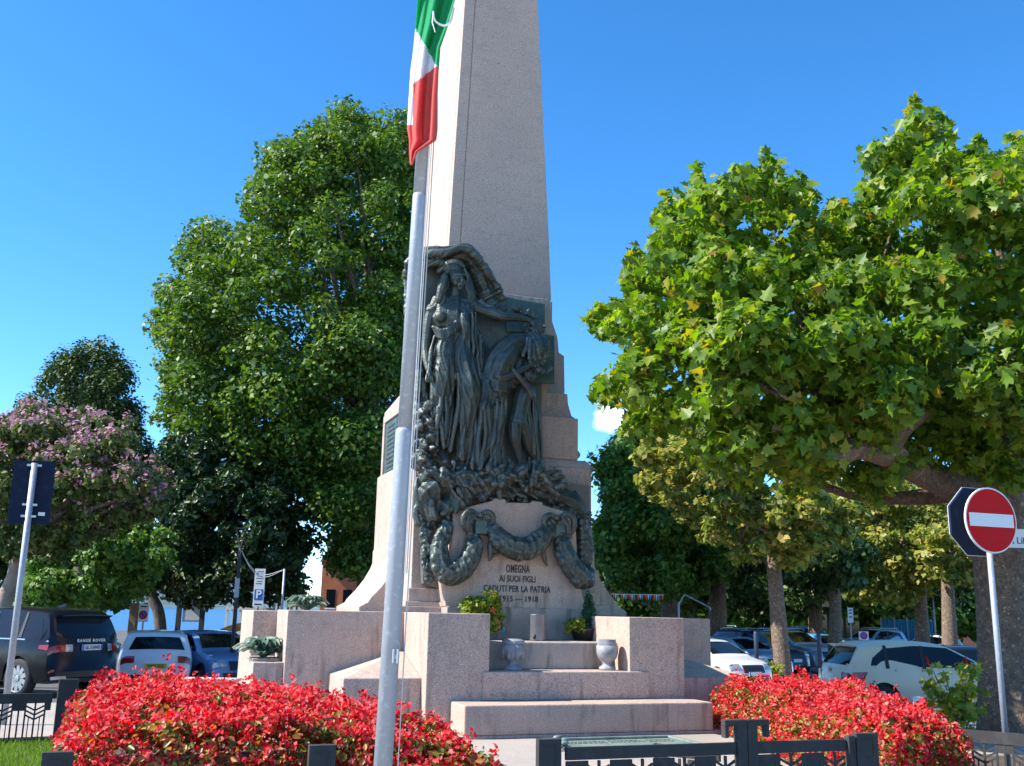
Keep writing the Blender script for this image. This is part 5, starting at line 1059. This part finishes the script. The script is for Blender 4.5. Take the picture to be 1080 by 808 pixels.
# bunting between trees right of the memorial
m = MB(); BY = 38; cols = [M['sign_red'], mat('bunting_blue', (.15, .45, .75), .7), M['white'], mat('bunting_orange', (.75, .25, .08), .7)]
pa_ = at(644, 626.5, BY); pb_ = at(700, 627.5, BY); n = 26
for i in range(n):
    f = (i+.1)/n; h2 = (i+.9)/n; p = pa_*(1-f)+pb_*f; q = pa_*(1-h2)+pb_*h2; s1 = -.25*math.sin(f*3.14)*0; e = np.array([0, .012, 0])
    md = (p+q)/2-np.array([0, 0, .22]); m.add([p, q, md, p+e, q+e, md+e], [(0, 1, 2), (5, 4, 3), (0, 3, 4, 1), (1, 4, 5, 2), (2, 5, 3, 0)], i*7 % 4)
m.tube([(*pa_, .012), (*pb_, .012)], 5, 2); tag(m.build('bunting', cols), 'string of small red white and blue pennants right of the memorial', 'bunting')
m = MB(); m.tube([A(722, 627, 38, .03), A(749, 641, 38, .03)], 6); m.tube([A(749, 641, 38, .035), A(749.5, 644, 38, .02)], 6); q = gpt(716, 38); m.tube([(q[0], 38, q[2], .04), A(716, 637, 38, .04), A(722, 627, 38, .03)], 8)
tag(m.build('barrier_arm', M['galv']), 'thin grey sloping barrier arm on a post behind the right wing wall', 'barrier')
P_ = at(218, 715, 14.3); t_ = MB(); t_.box(-.42, .42, -.12, .12, -P_[2], -.04); t_.box(-.45, .45, -.15, .15, -.0395, 0); tag(t_.build('kerb_block', M['stone'], None, bevel=.01, loc=P_), 'low pale granite kerb block showing just behind the red flowers at left', 'kerb block')
P_ = at(966, 738, 14.9); t_ = MB(); k = 14.9/F; t_.box(-4.5*k, 4.5*k, -.06, .06, -P_[2], .03); t_.box(-5*k, 5*k, -.07, .07, .0305, .045); tag(t_.build('small_box', M['white'], None, bevel=.004, loc=P_), 'small white box standing behind the red flowers at right', 'box')
# ================================================================ CARS  (x forward, rear at -L/2)
def sm(t): t = max(0., min(1., t)); return t*t*(3-2*t)
class Car:
    def __init__(s, L, Wd, H, top, xr, xf, rw, belt, sill=.22, round_=.09, taper=.16):
        s.L, s.hw, s.H, s.xr, s.xf, s.rw, s.belt, s.sill, s.k, s.tp = L, Wd/2, H, xr, xf, rw, belt, sill, round_, taper
        P = [np.array(p, float) for p in top]
        for _ in range(2):
            Q_ = [P[0]]
            for a, b in zip(P[:-1], P[1:]): Q_ += [a*.82+b*.18, a*.18+b*.82]
            P = Q_+[P[-1]]
        s.tx = np.array([p[0] for p in P]); s.tz = np.array([p[1] for p in P])
        for i in range(1, len(s.tx)): s.tx[i] = max(s.tx[i], s.tx[i-1]+2e-3)
    def T(s, x): return float(np.interp(x, s.tx, s.tz))
    def Wz(s, z):
        return s.hw*float(np.interp(z, [s.sill, s.sill+.12, s.belt*.55, s.belt*.8, s.belt, s.belt+.03, s.H], [.93, .965, 1., .995, .955, .94, .74]))
    def warp(s, p):
        x, y, z = p; e = max(0, (abs(x)-.45*s.L/2)/(.55*s.L/2)); a = min(1.3, abs(y)/s.hw); zf = 1 if z < s.belt+.05 else .75
        x2 = x-math.copysign(s.tp*a**2.6*e**2*zf, x)*1.0; y2 = y*(1-.09*e**3); return (x2, y2, z)
    def S(s, x, t, off=0.):
        """top / end surface"""
        def raw(x, t):
            z = s.T(x); q = max(0, (abs(t)-.80)/.20); z2 = z-s.k*(1-math.sqrt(max(0, 1-q*q*.96)))*(1 if z > s.sill+.2 else .3)-.025*t*t; return np.array(s.warp((x, t*s.Wz(min(z2, s.H)), z2)))
        p = raw(x, t)
        if off:
            d = .0015; a = raw(x+d, t)-raw(x-d, t); b = raw(x, min(1, t+d))-raw(x, t-d); n = np.cross(a, b); n /= np.linalg.norm(n)+1e-9
            if n[2] < 0 and abs(n[2]) > .05: n = -n
            elif abs(n[2]) <= .05 and n[0]*x < 0: n = -n
            p = p+n*off
        return p
    def side(s, x, z, sg, off=.0): return np.array(s.warp((x, sg*(s.Wz(z)+off), z)))
    def xs_at(s, z, rear):
        """x where the end profile passes height z"""
        idx = range(len(s.tx)-1) if rear else range(len(s.tx)-1, 0, -1); d = 1 if rear else -1
        for i in idx:
            if s.tz[i+d] >= z >= s.tz[i] or s.tz[i] >= z: f = (z-s.tz[i])/(s.tz[i+d]-s.tz[i]+1e-9); return float(s.tx[i]+(s.tx[i+d]-s.tx[i])*max(0, min(1, f)))
        return 0
    def body(s, t, paint):
        N = set(np.round(np.linspace(-s.L/2, s.L/2, 70), 4)); N |= set(np.round(s.tx, 4))
        ra = s.rw+.055
        for xw in (s.xr, s.xf):
            for a in np.linspace(0, math.pi, 17): N.add(round(xw+ra*math.cos(a), 4))
        X = sorted(N); X = [x for i, x in enumerate(X) if i == 0 or x-X[i-1] > .003]
        def B(x):
            b = s.sill+(.06 if abs(x) > s.L/2-.12 else 0)
            for xw in (s.xr, s.xf):
                if abs(x-xw) < ra: b = max(b, s.rw+math.sqrt(max(0, ra*ra-(x-xw)**2)))
            return b
        ts = [-1, -.96, -.9, -.84, -.7, -.45, -.2, 0, .2, .45, .7, .84, .9, .96, 1]; K = len(ts); m = MB(); rows = 12; vs = []; n = len(X)
        for x in X:
            for tt in ts: vs.append(s.S(x, tt))
            for sg in (-1, 1):
                zt = s.S(x, sg)[2]; zb = min(B(x), zt)
                for j in range(rows+1): z = zt+(zb-zt)*j/rows; vs.append(s.side(x, z, sg))
        st = K+2*(rows+1); fs = []
        for i in range(n-1):
            a, b = i*st, (i+1)*st
            fs += [(a+j, b+j, b+j+1, a+j+1) for j in range(K-1)]
            for q, o in enumerate((K, K+rows+1)):
                fs += [((a+o+j, a+o+j+1, b+o+j+1, b+o+j) if q else (a+o+j, b+o+j, b+o+j+1, a+o+j+1)) for j in range(rows)]
        m.add(vs, fs, 0); bo = m.build('body', paint, t, True)
        m = MB(); m.box(-s.L/2+.25, s.L/2-.25, -s.hw*.86, s.hw*.86, s.sill-.02, s.belt*.8)
        m.build('underbody', M['black'], t); s.t = t; s.bo = bo; s.B = B; return bo
    def patch(s, x0, x1, t0, t1, name, mt, parent=None, off=.006, nx=8, nt=10, t0b=None, t1b=None):
        """strip of the top surface; t-range may change from x0 to x1"""
        m = MB(); vs = []
        for i in range(nx+1):
            f = i/nx; x = x0+(x1-x0)*f; a = t0+((t0b if t0b is not None else t0)-t0)*f; b = t1+((t1b if t1b is not None else t1)-t1)*f
            for j in range(nt+1): vs.append(s.S(x, a+(b-a)*j/nt, off))
        m.add(vs, [(i*(nt+1)+j, (i+1)*(nt+1)+j, (i+1)*(nt+1)+j+1, i*(nt+1)+j+1) for i in range(nx) for j in range(nt)]); return m.build(name, mt, parent or s.t, True)
    def endpatch(s, rear, z0, z1, t0, t1, name, mt, parent=None, off=.008, **k):
        return s.patch(s.xs_at(z0, rear), s.xs_at(z1, rear), t0, t1, name, mt, parent, off, **k)
    def sidepoly(s, poly, name, mt, parent=None, off=.006, sides=(-1, 1)):
        out = []
        for sg in sides:
            m = MB(); m.add([s.side(x, z, sg, off) for x, z in poly], [tuple(range(len(poly)))]); out.append(m.build(name, mt, parent or s.t, False))
        return out
    def wheels(s, spokes=5, dark=False):
        for xw in (s.xr, s.xf):
            for sg in (-1, 1):
                y = sg*(s.hw*.985-.11); r = s.rw; m = MB(); m.lathe((xw, y, r), [(r*.66, -.10), (r*.93, -.11), (r, -.08), (r, .08), (r*.93, .11), (r*.66, .10)], 28, axis='y', cap=False); w = m.build('wheel', M['tyre'], s.t, True)
                m = MB(); yy = y+sg*.085; m.lathe((xw, y, r), [(r*.60, sg*.02), (r*.67, sg*.10), (r*.70, sg*.105), (r*.70, sg*.09)], 28, axis='y', cap=False)
                for i in range(spokes):
                    a = 2*math.pi*i/spokes+.3; c, q = math.cos(a), math.sin(a); hw_ = .055*r/.33*(5/spokes)**.5
                    m.add([(xw+c*.03-q*-hw_, yy, r+q*.03-c*hw_), (xw+c*r*.66+q*hw_, yy, r+q*r*.66-c*hw_), (xw+c*r*.66-q*hw_, yy, r+q*r*.66+c*hw_), (xw+c*.03-q*hw_, yy, r+q*.03+c*hw_)], [(0, 1, 2, 3)])
                m.lathe((xw, yy, r), [(.001, 0), (.06, 0), (.06, sg*.012), (.001, sg*.015)], 14, axis='y'); m.build('rim', M['rim'], w)
                m = MB(); m.lathe((xw, y, r), [(.001, sg*.055), (r*.60, sg*.055)], 20, axis='y'); m.build('brake_disc', M['black'], w)
        m = MB()
        for xw in (s.xr, s.xf): m.box(xw-s.rw-.05, xw+s.rw+.05, -s.hw*.80, s.hw*.80, s.rw, s.rw*2+.05)
        m.build('wheel_arch', M['black'], s.t)
    def mirror(s, x, z, mt):
        for sg in (-1, 1):
            p = s.side(x, z, sg); m = MB(); m.ball((p[0]-.02, p[1]+sg*.11, p[2]+.05), (.07, .11, .075), 10); m.build('mirror', mt, s.t, True)
    def plate(s, rear, z, txt, mt=None, w=.52, h=.115, off=.02, ty=0):
        x = s.xs_at(z, rear); p = s.S(x, ty, 0); a = -1 if rear else 1; e = thing('tmp', None, None); bpy.data.objects.remove(e)
        m = MB(); x_ = p[0]+a*off; m.box(x_-.006, x_+.006, p[1]-w/2, p[1]+w/2, z-h/2, z+h/2); pl = m.build('number_plate', mt or M['plate_white'], s.t)
        if not rear or mt is None:
            for sg in (-1, 1): m = MB(); c = p[1]+sg*(w/2-.025); m.box(x_-.008, x_+.008, c-.024, c+.024, z-h/2+.001, z+h/2-.001); m.build('blue_band', M['sign_blue'], pl)
        if txt: text('lettering', txt, h*.85, M['ink'], pl, (x_+a*.009, p[1], z-.004), (math.radians(90), 0, math.radians(-90 if rear else 90)), .001, .003, sx=.86)
def place(name, label, cat, px, Y, heading, group='parked cars', sc=1., dx=0):
    g = gpt(px, Y); t = thing(name, label, cat, (g[0]+dx, Y, g[2]), math.radians(heading), group); t.scale = (sc,)*3; return t
def toy(t, paintm, kind, front=True, plate='', yellow=False, roofbox=False, spokes=5):
    """complete car of one of several body shapes"""
    if kind == 'hatch':
        top = [(-2.03, .30), (-2.03, .52), (-1.99, .78), (-1.93, .95), (-1.60, 1.36), (-1.45, 1.42), (-.6, 1.46), (.10, 1.42), (.92, 1.0), (1.0, .965), (1.72, .83), (1.92, .70), (2.0, .52), (2.03, .30)]
        c = Car(4.07, 1.75, 1.46, top, -1.28, 1.28, .31, .93); side = [(-1.52, .98), (-1.44, 1.12), (-1.18, 1.30), (-.55, 1.36), (.12, 1.33), (.72, 1.03), (.78, .95)]
        r0, r1, w0, w1 = -1.90, -1.62, .16, .88
    elif kind == 'estate':
        top = [(-2.25, .30), (-2.25, .55), (-2.21, .80), (-2.14, .96), (-1.86, 1.34), (-1.7, 1.42), (-.6, 1.45), (.10, 1.42), (.98, 1.0), (1.06, .965), (1.85, .82), (2.12, .68), (2.22, .5), (2.25, .30)]
        c = Car(4.50, 1.80, 1.45, top, -1.35, 1.38, .32, .94); side = [(-1.78, 1.03), (-1.62, 1.30), (-.55, 1.35), (.12, 1.32), (.76, 1.03), (.82, .95)]
        r0, r1, w0, w1 = -2.10, -1.88, .16, .94
    elif kind == 'suv':
        top = [(-2.15, .36), (-2.15, .62), (-2.11, .92), (-2.05, 1.08), (-1.80, 1.52), (-1.65, 1.62), (-.6, 1.67), (.05, 1.63), (.86, 1.15), (.95, 1.11), (1.80, 1.02), (2.05, .86), (2.13, .62), (2.15, .36)]
        c = Car(4.34, 1.82, 1.67, top, -1.33, 1.32, .34, 1.06, .28); side = [(-1.62, 1.12), (-1.45, 1.47), (-.5, 1.55), (.08, 1.52), (.66, 1.18), (.72, 1.09)]
        r0, r1, w0, w1 = -2.02, -1.83, .10, .82
    c.body(t, paintm); c.wheels(spokes); c.mirror(w1-.32, c.belt+.02, paintm if kind != 'suv' else M['black'])
    c.patch(w0+.02, w1-.02, -.80, .80, 'windscreen', M['glass'], t0b=-.86, t1b=.86); c.patch(r0, r1, -.84, .84, 'rear_window', M['glass'], t0b=-.74, t1b=.74)
    for o in c.sidepoly(side, 'side_window', M['glass']):
        sg = 1 if o.data.vertices[0].co.y > 0 else -1
    xs = [-.42, -1.16] if kind == 'hatch' else ([-.42] if kind == 'suv' else [-.45, -1.2])
    for x in xs: c.sidepoly([(x-.04, c.belt), (x+.04, c.belt), (x+.05, c.H-.10), (x-.02, c.H-.10)], 'window_pillar', M['black'], off=.010)
    c.sidepoly([(c.xr+.42, c.sill+.01), (c.xf-.42, c.sill+.01), (c.xf-.42, c.sill+.10), (c.xr+.42, c.sill+.10)], 'sill_trim', M['black'], off=.006)
    for x in (-.25, .75): c.sidepoly([(x-.20, c.belt-.13), (x-.05, c.belt-.13), (x-.05, c.belt-.10), (x-.20, c.belt-.10)], 'door_handle', paintm, off=.02)
    for x in (-.47, .42, -1.0): c.sidepoly([(x-.008, c.sill+.1), (x+.008, c.sill+.1), (x+.008, c.belt-.01), (x-.008, c.belt-.01)], 'door_gap', M['black'], off=.008)
    zb = c.belt
    for sg in (-1, 1):
        a, b = sorted((sg*.98, sg*.58)); c.endpatch(False, zb-.32, zb-.16, a, b, 'headlight', M['clear_light'])
        a, b = sorted((sg*.99, sg*.62)); c.endpatch(True, zb-.24, zb-.08, a, b, 'taillight', M['red_light'])
    c.endpatch(False, zb-.42, zb-.20, -.50, .50, 'grille', M['black']); c.endpatch(False, c.sill+.10, c.sill+.24, -.72, .72, 'lower_grille', M['black'])
    c.endpatch(True, c.sill+.06, c.sill+.20, -.8, .8, 'rear_valance', M['black'])
    c.plate(False, .48 if kind != 'suv' else .55, plate or None); c.plate(True, .62, plate or None, M['plate_yellow'] if yellow else None)
    if kind == 'suv':
        m = MB()
        for sg in (-1, 1): m.tube([(-1.5, sg*.60, 1.64, .02), (-1.3, sg*.61, 1.70, .02), (-.1, sg*.61, 1.70, .02), (.05, sg*.60, 1.64, .02)], 6)
        m.build('roof_rail', M['rim'], t, True)
    return c
P_ = dict(hblue=paint('soft_blue_car_paint', (.15, .28, .48), .2, .1), white=paint('white_car_paint', (.72, .73, .74)), silver=paint('silver_car_paint', (.50, .55, .62), .25, .2), lblue=paint('pale_blue_car_paint', (.36, .50, .68), .22, .1), navy=paint('navy_car_paint', (.02, .05, .14)), blue=paint('blue_car_paint', (.05, .20, .48)), mblue=paint('mid_blue_car_paint', (.14, .36, .70), .2, .1), black=paint('black_car_paint', (.012, .014, .02)), cream=paint('cream_car_paint', (.80, .70, .52), .35, 0., .12), grey=paint('grey_car_paint', (.25, .28, .33), .25, .5), dgrey=mat('anthracite_car_paint', (.008, .009, .013), .22, spec=.35))
# --- cream hatchback, rear quarter towards us
t = place('parked_car', 'cream hatchback parked beside the big trunk, rear quarter towards the street', 'car', 978, 20.9, 5)
c = toy(t, P_['cream'], 'hatch'); 
# bigger shaped rear lamp wrapping the side, spoiler, badge, belts
c.sidepoly([(-1.985, .85), (-1.62, .86), (-1.72, .73), (-1.80, .69), (-1.995, .69)], 'taillight', M['red_light'], off=.012)
m = MB(); vs = [c.S(-1.62, tt, .02) for tt in np.linspace(-.8, .8, 9)]+[c.S(-1.62, tt, .02)+np.array([-.16, 0, .03]) for tt in np.linspace(-.78, .78, 9)]+[c.S(-1.62, tt, .02)+np.array([-.02, 0, -.03]) for tt in np.linspace(-.8, .8, 9)]
m.add(vs, [(j, j+1, j+10, j+9) for j in range(8)]+[(j+9, j+10, j+19, j+18) for j in range(8)]); m.build('spoiler', P_['cream'], t, True)
x = c.xs_at(.86, True); p = c.S(x, 0, .012); m = MB(); m.lathe((p[0]-.006, p[1], .86), [(.055, -.004), (.066, -.004), (.066, .004), (.055, .004)], 24, axis='x')
m.build('badge_ring', M['rim'], t); text('badge', 'VW', .075, M['rim'], t, (p[0]-.012, 0, .855), (math.radians(90), 0, math.radians(-90)), .002, .001)
for x in (-.33, .46):
    m = MB(); m.add([c.side(x, .97, -1, .011), c.side(x+.07, .97, -1, .011), c.side(x+.03, 1.17, -1, .011), c.side(x-.02, 1.17, -1, .011)], [(0, 1, 2, 3)]); m.build('seat_belt', M['sign_red'], t)
# --- big black off-road car at far left, rear quarter towards us
top = [(-2.42, .40), (-2.43, .75), (-2.40, 1.0), (-2.33, 1.18), (-2.05, 1.66), (-1.92, 1.76), (-.8, 1.81), (.15, 1.76), (.98, 1.24), (1.10, 1.18), (2.05, 1.07), (2.33, .92), (2.42, .66), (2.43, .40)]
t = place('off_road_car', 'large anthracite off-road car at far left with white-lettered tailgate', 'car', 92, 21.4, 154); t.location.x -= 2.18; t.location.y += 1.06
c = Car(4.86, 1.98, 1.81, top, -1.46, 1.46, .385, 1.16, .32, .08, .22); c.body(t, P_['dgrey']); c.wheels(10); c.mirror(.62, 1.2, P_['dgrey'])
c.patch(.22, .96, -.82, .82, 'windscreen', M['glass'], t0b=-.88, t1b=.88); c.patch(-2.30, -2.06, -.90, .90, 'rear_window', M['glass'], t0b=-.80, t1b=.80)
c.sidepoly([(-2.02, 1.26), (-1.86, 1.58), (-.8, 1.68), (.18, 1.65), (.80, 1.27), (.86, 1.20)], 'side_window', M['glass'])
for x in (-.50, -1.38): c.sidepoly([(x-.05, 1.19), (x+.04, 1.19), (x+.05, 1.69), (x-.01, 1.69)], 'window_pillar', M['black'], off=.011)
c.sidepoly([(-2.34, 1.14), (-1.4, 1.165), (1.2, 1.145), (1.2, 1.125), (-1.4, 1.14), (-2.34, 1.115)], 'waist_line', M['rim'], off=.008)
for sg in (-1, 1):
    a, b = sorted((sg*1., sg*.66)); c.endpatch(True, .93, 1.07, a, b, 'taillight', M['red_light']); a, b = sorted((sg*.66, sg*.50)); c.endpatch(True, .93, 1.07, a, b, 'reversing_light', M['clear_light'])
    a, b = sorted((sg*.95, sg*.62)); c.endpatch(True, .38, .46, a, b, 'exhaust', M['rim']); a, b = sorted((sg*.98, sg*.86)); c.endpatch(True, .56, .60, a, b, 'reflector', M['red_light'])
c.sidepoly([(-2.38, 1.06), (-2.08, 1.05), (-2.08, .98), (-2.38, .95)], 'taillight', M['red_light'], off=.009)
c.endpatch(True, .42, .54, -.84, .84, 'rear_valance', M['black'], off=.005); c.plate(True, 1.0, 'GL 510WS', ty=0)
x = c.xs_at(1.13, True); p = c.S(x, 0, .012); text('lettering', 'RANGE ROVER', .085, M['rim'], t, (p[0]-.012, 0, 1.135), (math.radians(90), 0, math.radians(-90)), .002, .002, spacing=1.35)
m = MB(); vs = [c.S(-2.06, tt, .015) for tt in np.linspace(-.84, .84, 9)]+[c.S(-2.06, tt, .015)+np.array([-.20, 0, .02]) for tt in np.linspace(-.82, .82, 9)]+[c.S(-2.06, tt, .015)+np.array([-.03, 0, -.05]) for tt in np.linspace(-.84, .84, 9)]
m.add(vs, [(j, j+1, j+10, j+9) for j in range(8)]+[(j+9, j+10, j+19, j+18) for j in range(8)]); m.build('spoiler', P_['dgrey'], t, True)
m = MB(); m.add([(-1.5, -.03, 1.80), (-1.25, -.03, 1.80), (-1.5, -.015, 1.88), (-1.5, .03, 1.80), (-1.25, .03, 1.80), (-1.5, .015, 1.88)], [(0, 1, 2), (5, 4, 3), (0, 3, 4, 1), (1, 4, 5, 2), (2, 5, 3, 0)]); m.build('roof_antenna', M['dgrey'] if 'dgrey' in M else P_['dgrey'], t)
# --- white estate with yellow plate, blue hatchback facing us
t = place('parked_car', 'white hatchback with yellow number plate beside the off-road car', 'car', 160, 27.5, 110); toy(t, P_['white'], 'estate', plate='OV23 5DZ', yellow=True)
t = place('parked_car', 'soft blue hatchback facing us between white car and wing wall', 'car', 222, 28, -50); toy(t, P_['hblue'], 'hatch')
# --- row of cars in the car park, noses towards us
row = [('white hatchback with dark grille at the edge of the right wing wall', 752, 33, -62, 'white', 'hatch'),
       ('silver-blue car just right of the white hatchback nose', 782, 38, -62, 'lblue', 'hatch'),
       ('navy blue family car between two pale ones in the car park', 800, 41.5, -60, 'navy', 'suv'),
       ('silver off-road style car with black grille right of the slim mottled trunk', 838, 43, -62, 'silver', 'suv'),
       ('blue car half behind the bollard near the cream hatchback', 866, 49, -60, 'mblue', 'hatch'),
       ('blue van-like car with roof just above the other cars', 866, 60, -30, 'mblue', 'suv'),
       ('blue-grey car beyond the no-parking sign', 920, 56, -150, 'lblue', 'suv'),
       ('black large car behind the cream hatchback roof', 1030, 28, 15, 'black', 'estate'),
       ('small white car far off beside the blue hoarding', 975, 52, 160, 'white', 'hatch'),
       ('grey car roof visible between slim trunk and wing wall', 768, 52, -60, 'grey', 'suv'),
       ('dark blue car far behind the silver one', 832, 56, -60, 'navy', 'hatch'),
       ('grey car far behind near the blue hoarding', 945, 60, 170, 'grey', 'hatch')]
for lab, px, Y, hd, col, kd in row: toy(place('parked_car', lab, 'car', px, Y, hd), P_[col], kd)
# ================================================================ CAMERA, SKY, SUN
cd = bpy.data.cameras.new('camera'); cam = bpy.data.objects.new('camera', cd); COL.objects.link(cam); SC.camera = cam
cd.sensor_fit = 'HORIZONTAL'; cd.sensor_width = 36; cd.lens = 36*F/1080; cd.clip_start = .05; cd.clip_end = 9000
R3 = Matrix(((RT[0], UP[0], -FW[0]), (RT[1], UP[1], -FW[1]), (RT[2], UP[2], -FW[2]))).to_4x4(); R3.translation = Vector(CAM); cam.matrix_world = R3
AZ = math.radians(-9); EL = math.radians(44)      # sun to the left, a little beyond the memorial's front plane
S = Vector((-math.cos(AZ)*math.cos(EL), math.sin(AZ)*math.cos(EL), math.sin(EL)))
sd = bpy.data.lights.new('sun', 'SUN'); sd.energy = 4.0; sd.angle = math.radians(.5); sd.color = (1, .95, .86); so = bpy.data.objects.new('sun', sd); COL.objects.link(so)
so.rotation_euler = S.to_track_quat('Z', 'Y').to_euler()
w = bpy.data.worlds.new('World'); SC.world = w; w.use_nodes = True; nt = w.node_tree; N = nt.nodes; L = nt.links; bg = N['Background']
sk = N.new('ShaderNodeTexSky'); sk.sky_type = 'NISHITA'; sk.sun_disc = False; sk.sun_elevation = EL; sk.sun_rotation = math.atan2(S.x, S.y); sk.ozone_density = 3.5; sk.air_density = .7; sk.dust_density = .1
# a few low white clouds near the horizon
tc = N.new('ShaderNodeTexCoord'); mp = N.new('ShaderNodeMapping'); mp.inputs['Scale'].default_value = (14, 14, 22); mp.inputs['Location'].default_value = (1.3, .4, .2); L.new(tc.outputs['Generated'], mp.inputs[0])
nz_ = N.new('ShaderNodeTexNoise'); nz_.inputs['Scale'].default_value = 2.2; nz_.inputs['Detail'].default_value = 7; L.new(mp.outputs[0], nz_.inputs['Vector'])
def cl(dirpx, width):
    d = ray(*dirpx); d = d/np.linalg.norm(d); v = N.new('ShaderNodeVectorMath'); v.operation = 'DISTANCE'; v.inputs[1].default_value = tuple(d); nn_ = N.new('ShaderNodeVectorMath'); nn_.operation = 'NORMALIZE'; L.new(tc.outputs['Generated'], nn_.inputs[0]); L.new(nn_.outputs[0], v.inputs[0])
    r = N.new('ShaderNodeMapRange'); r.inputs[1].default_value = 0; r.inputs[2].default_value = width; r.inputs[3].default_value = .42; r.inputs[4].default_value = -.35; L.new(v.outputs['Value'], r.inputs[0]); return r.outputs[0]
a_ = cl((650, 436), .05); b_ = cl((634, 590), .06); mx = N.new('ShaderNodeMath'); mx.operation = 'MAXIMUM'; L.new(a_, mx.inputs[0]); L.new(b_, mx.inputs[1])
ad = N.new('ShaderNodeMath'); ad.operation = 'ADD'; L.new(nz_.outputs[0], ad.inputs[0]); L.new(mx.outputs[0], ad.inputs[1])
rr = N.new('ShaderNodeMapRange'); rr.inputs[1].default_value = .58; rr.inputs[2].default_value = 1.05; L.new(ad.outputs[0], rr.inputs[0])
mm = N.new('ShaderNodeMix'); mm.data_type = 'RGBA'; L.new(rr.outputs[0], mm.inputs[0])
hs = N.new('ShaderNodeHueSaturation'); hs.inputs['Saturation'].default_value = 1.26; hs.inputs['Hue'].default_value = .498; L.new(sk.outputs[0], hs.inputs['Color']); L.new(hs.outputs[0], mm.inputs[6]); mm.inputs[7].default_value = (8.5, 8.8, 9.2, 1)
L.new(mm.outputs[2], bg.inputs[0]); bg.inputs[1].default_value = .15
SC.view_settings.view_transform = 'Standard'; SC.view_settings.look = 'None'; SC.view_settings.exposure = 1.25; SC.view_settings.gamma = 1
SC.render.engine = 'CYCLES'; SC.cycles.max_bounces = 6; SC.cycles.diffuse_bounces = 3; SC.cycles.glossy_bounces = 3; SC.cycles.transmission_bounces = 3; SC.cycles.transparent_max_bounces = 4
SC.cycles.use_denoising = True; SC.cycles.use_adaptive_sampling = True; SC.cycles.adaptive_threshold = .02; SC.cycles.caustics_reflective = False; SC.cycles.caustics_refractive = False; SC.cycles.sample_clamp_indirect = 6
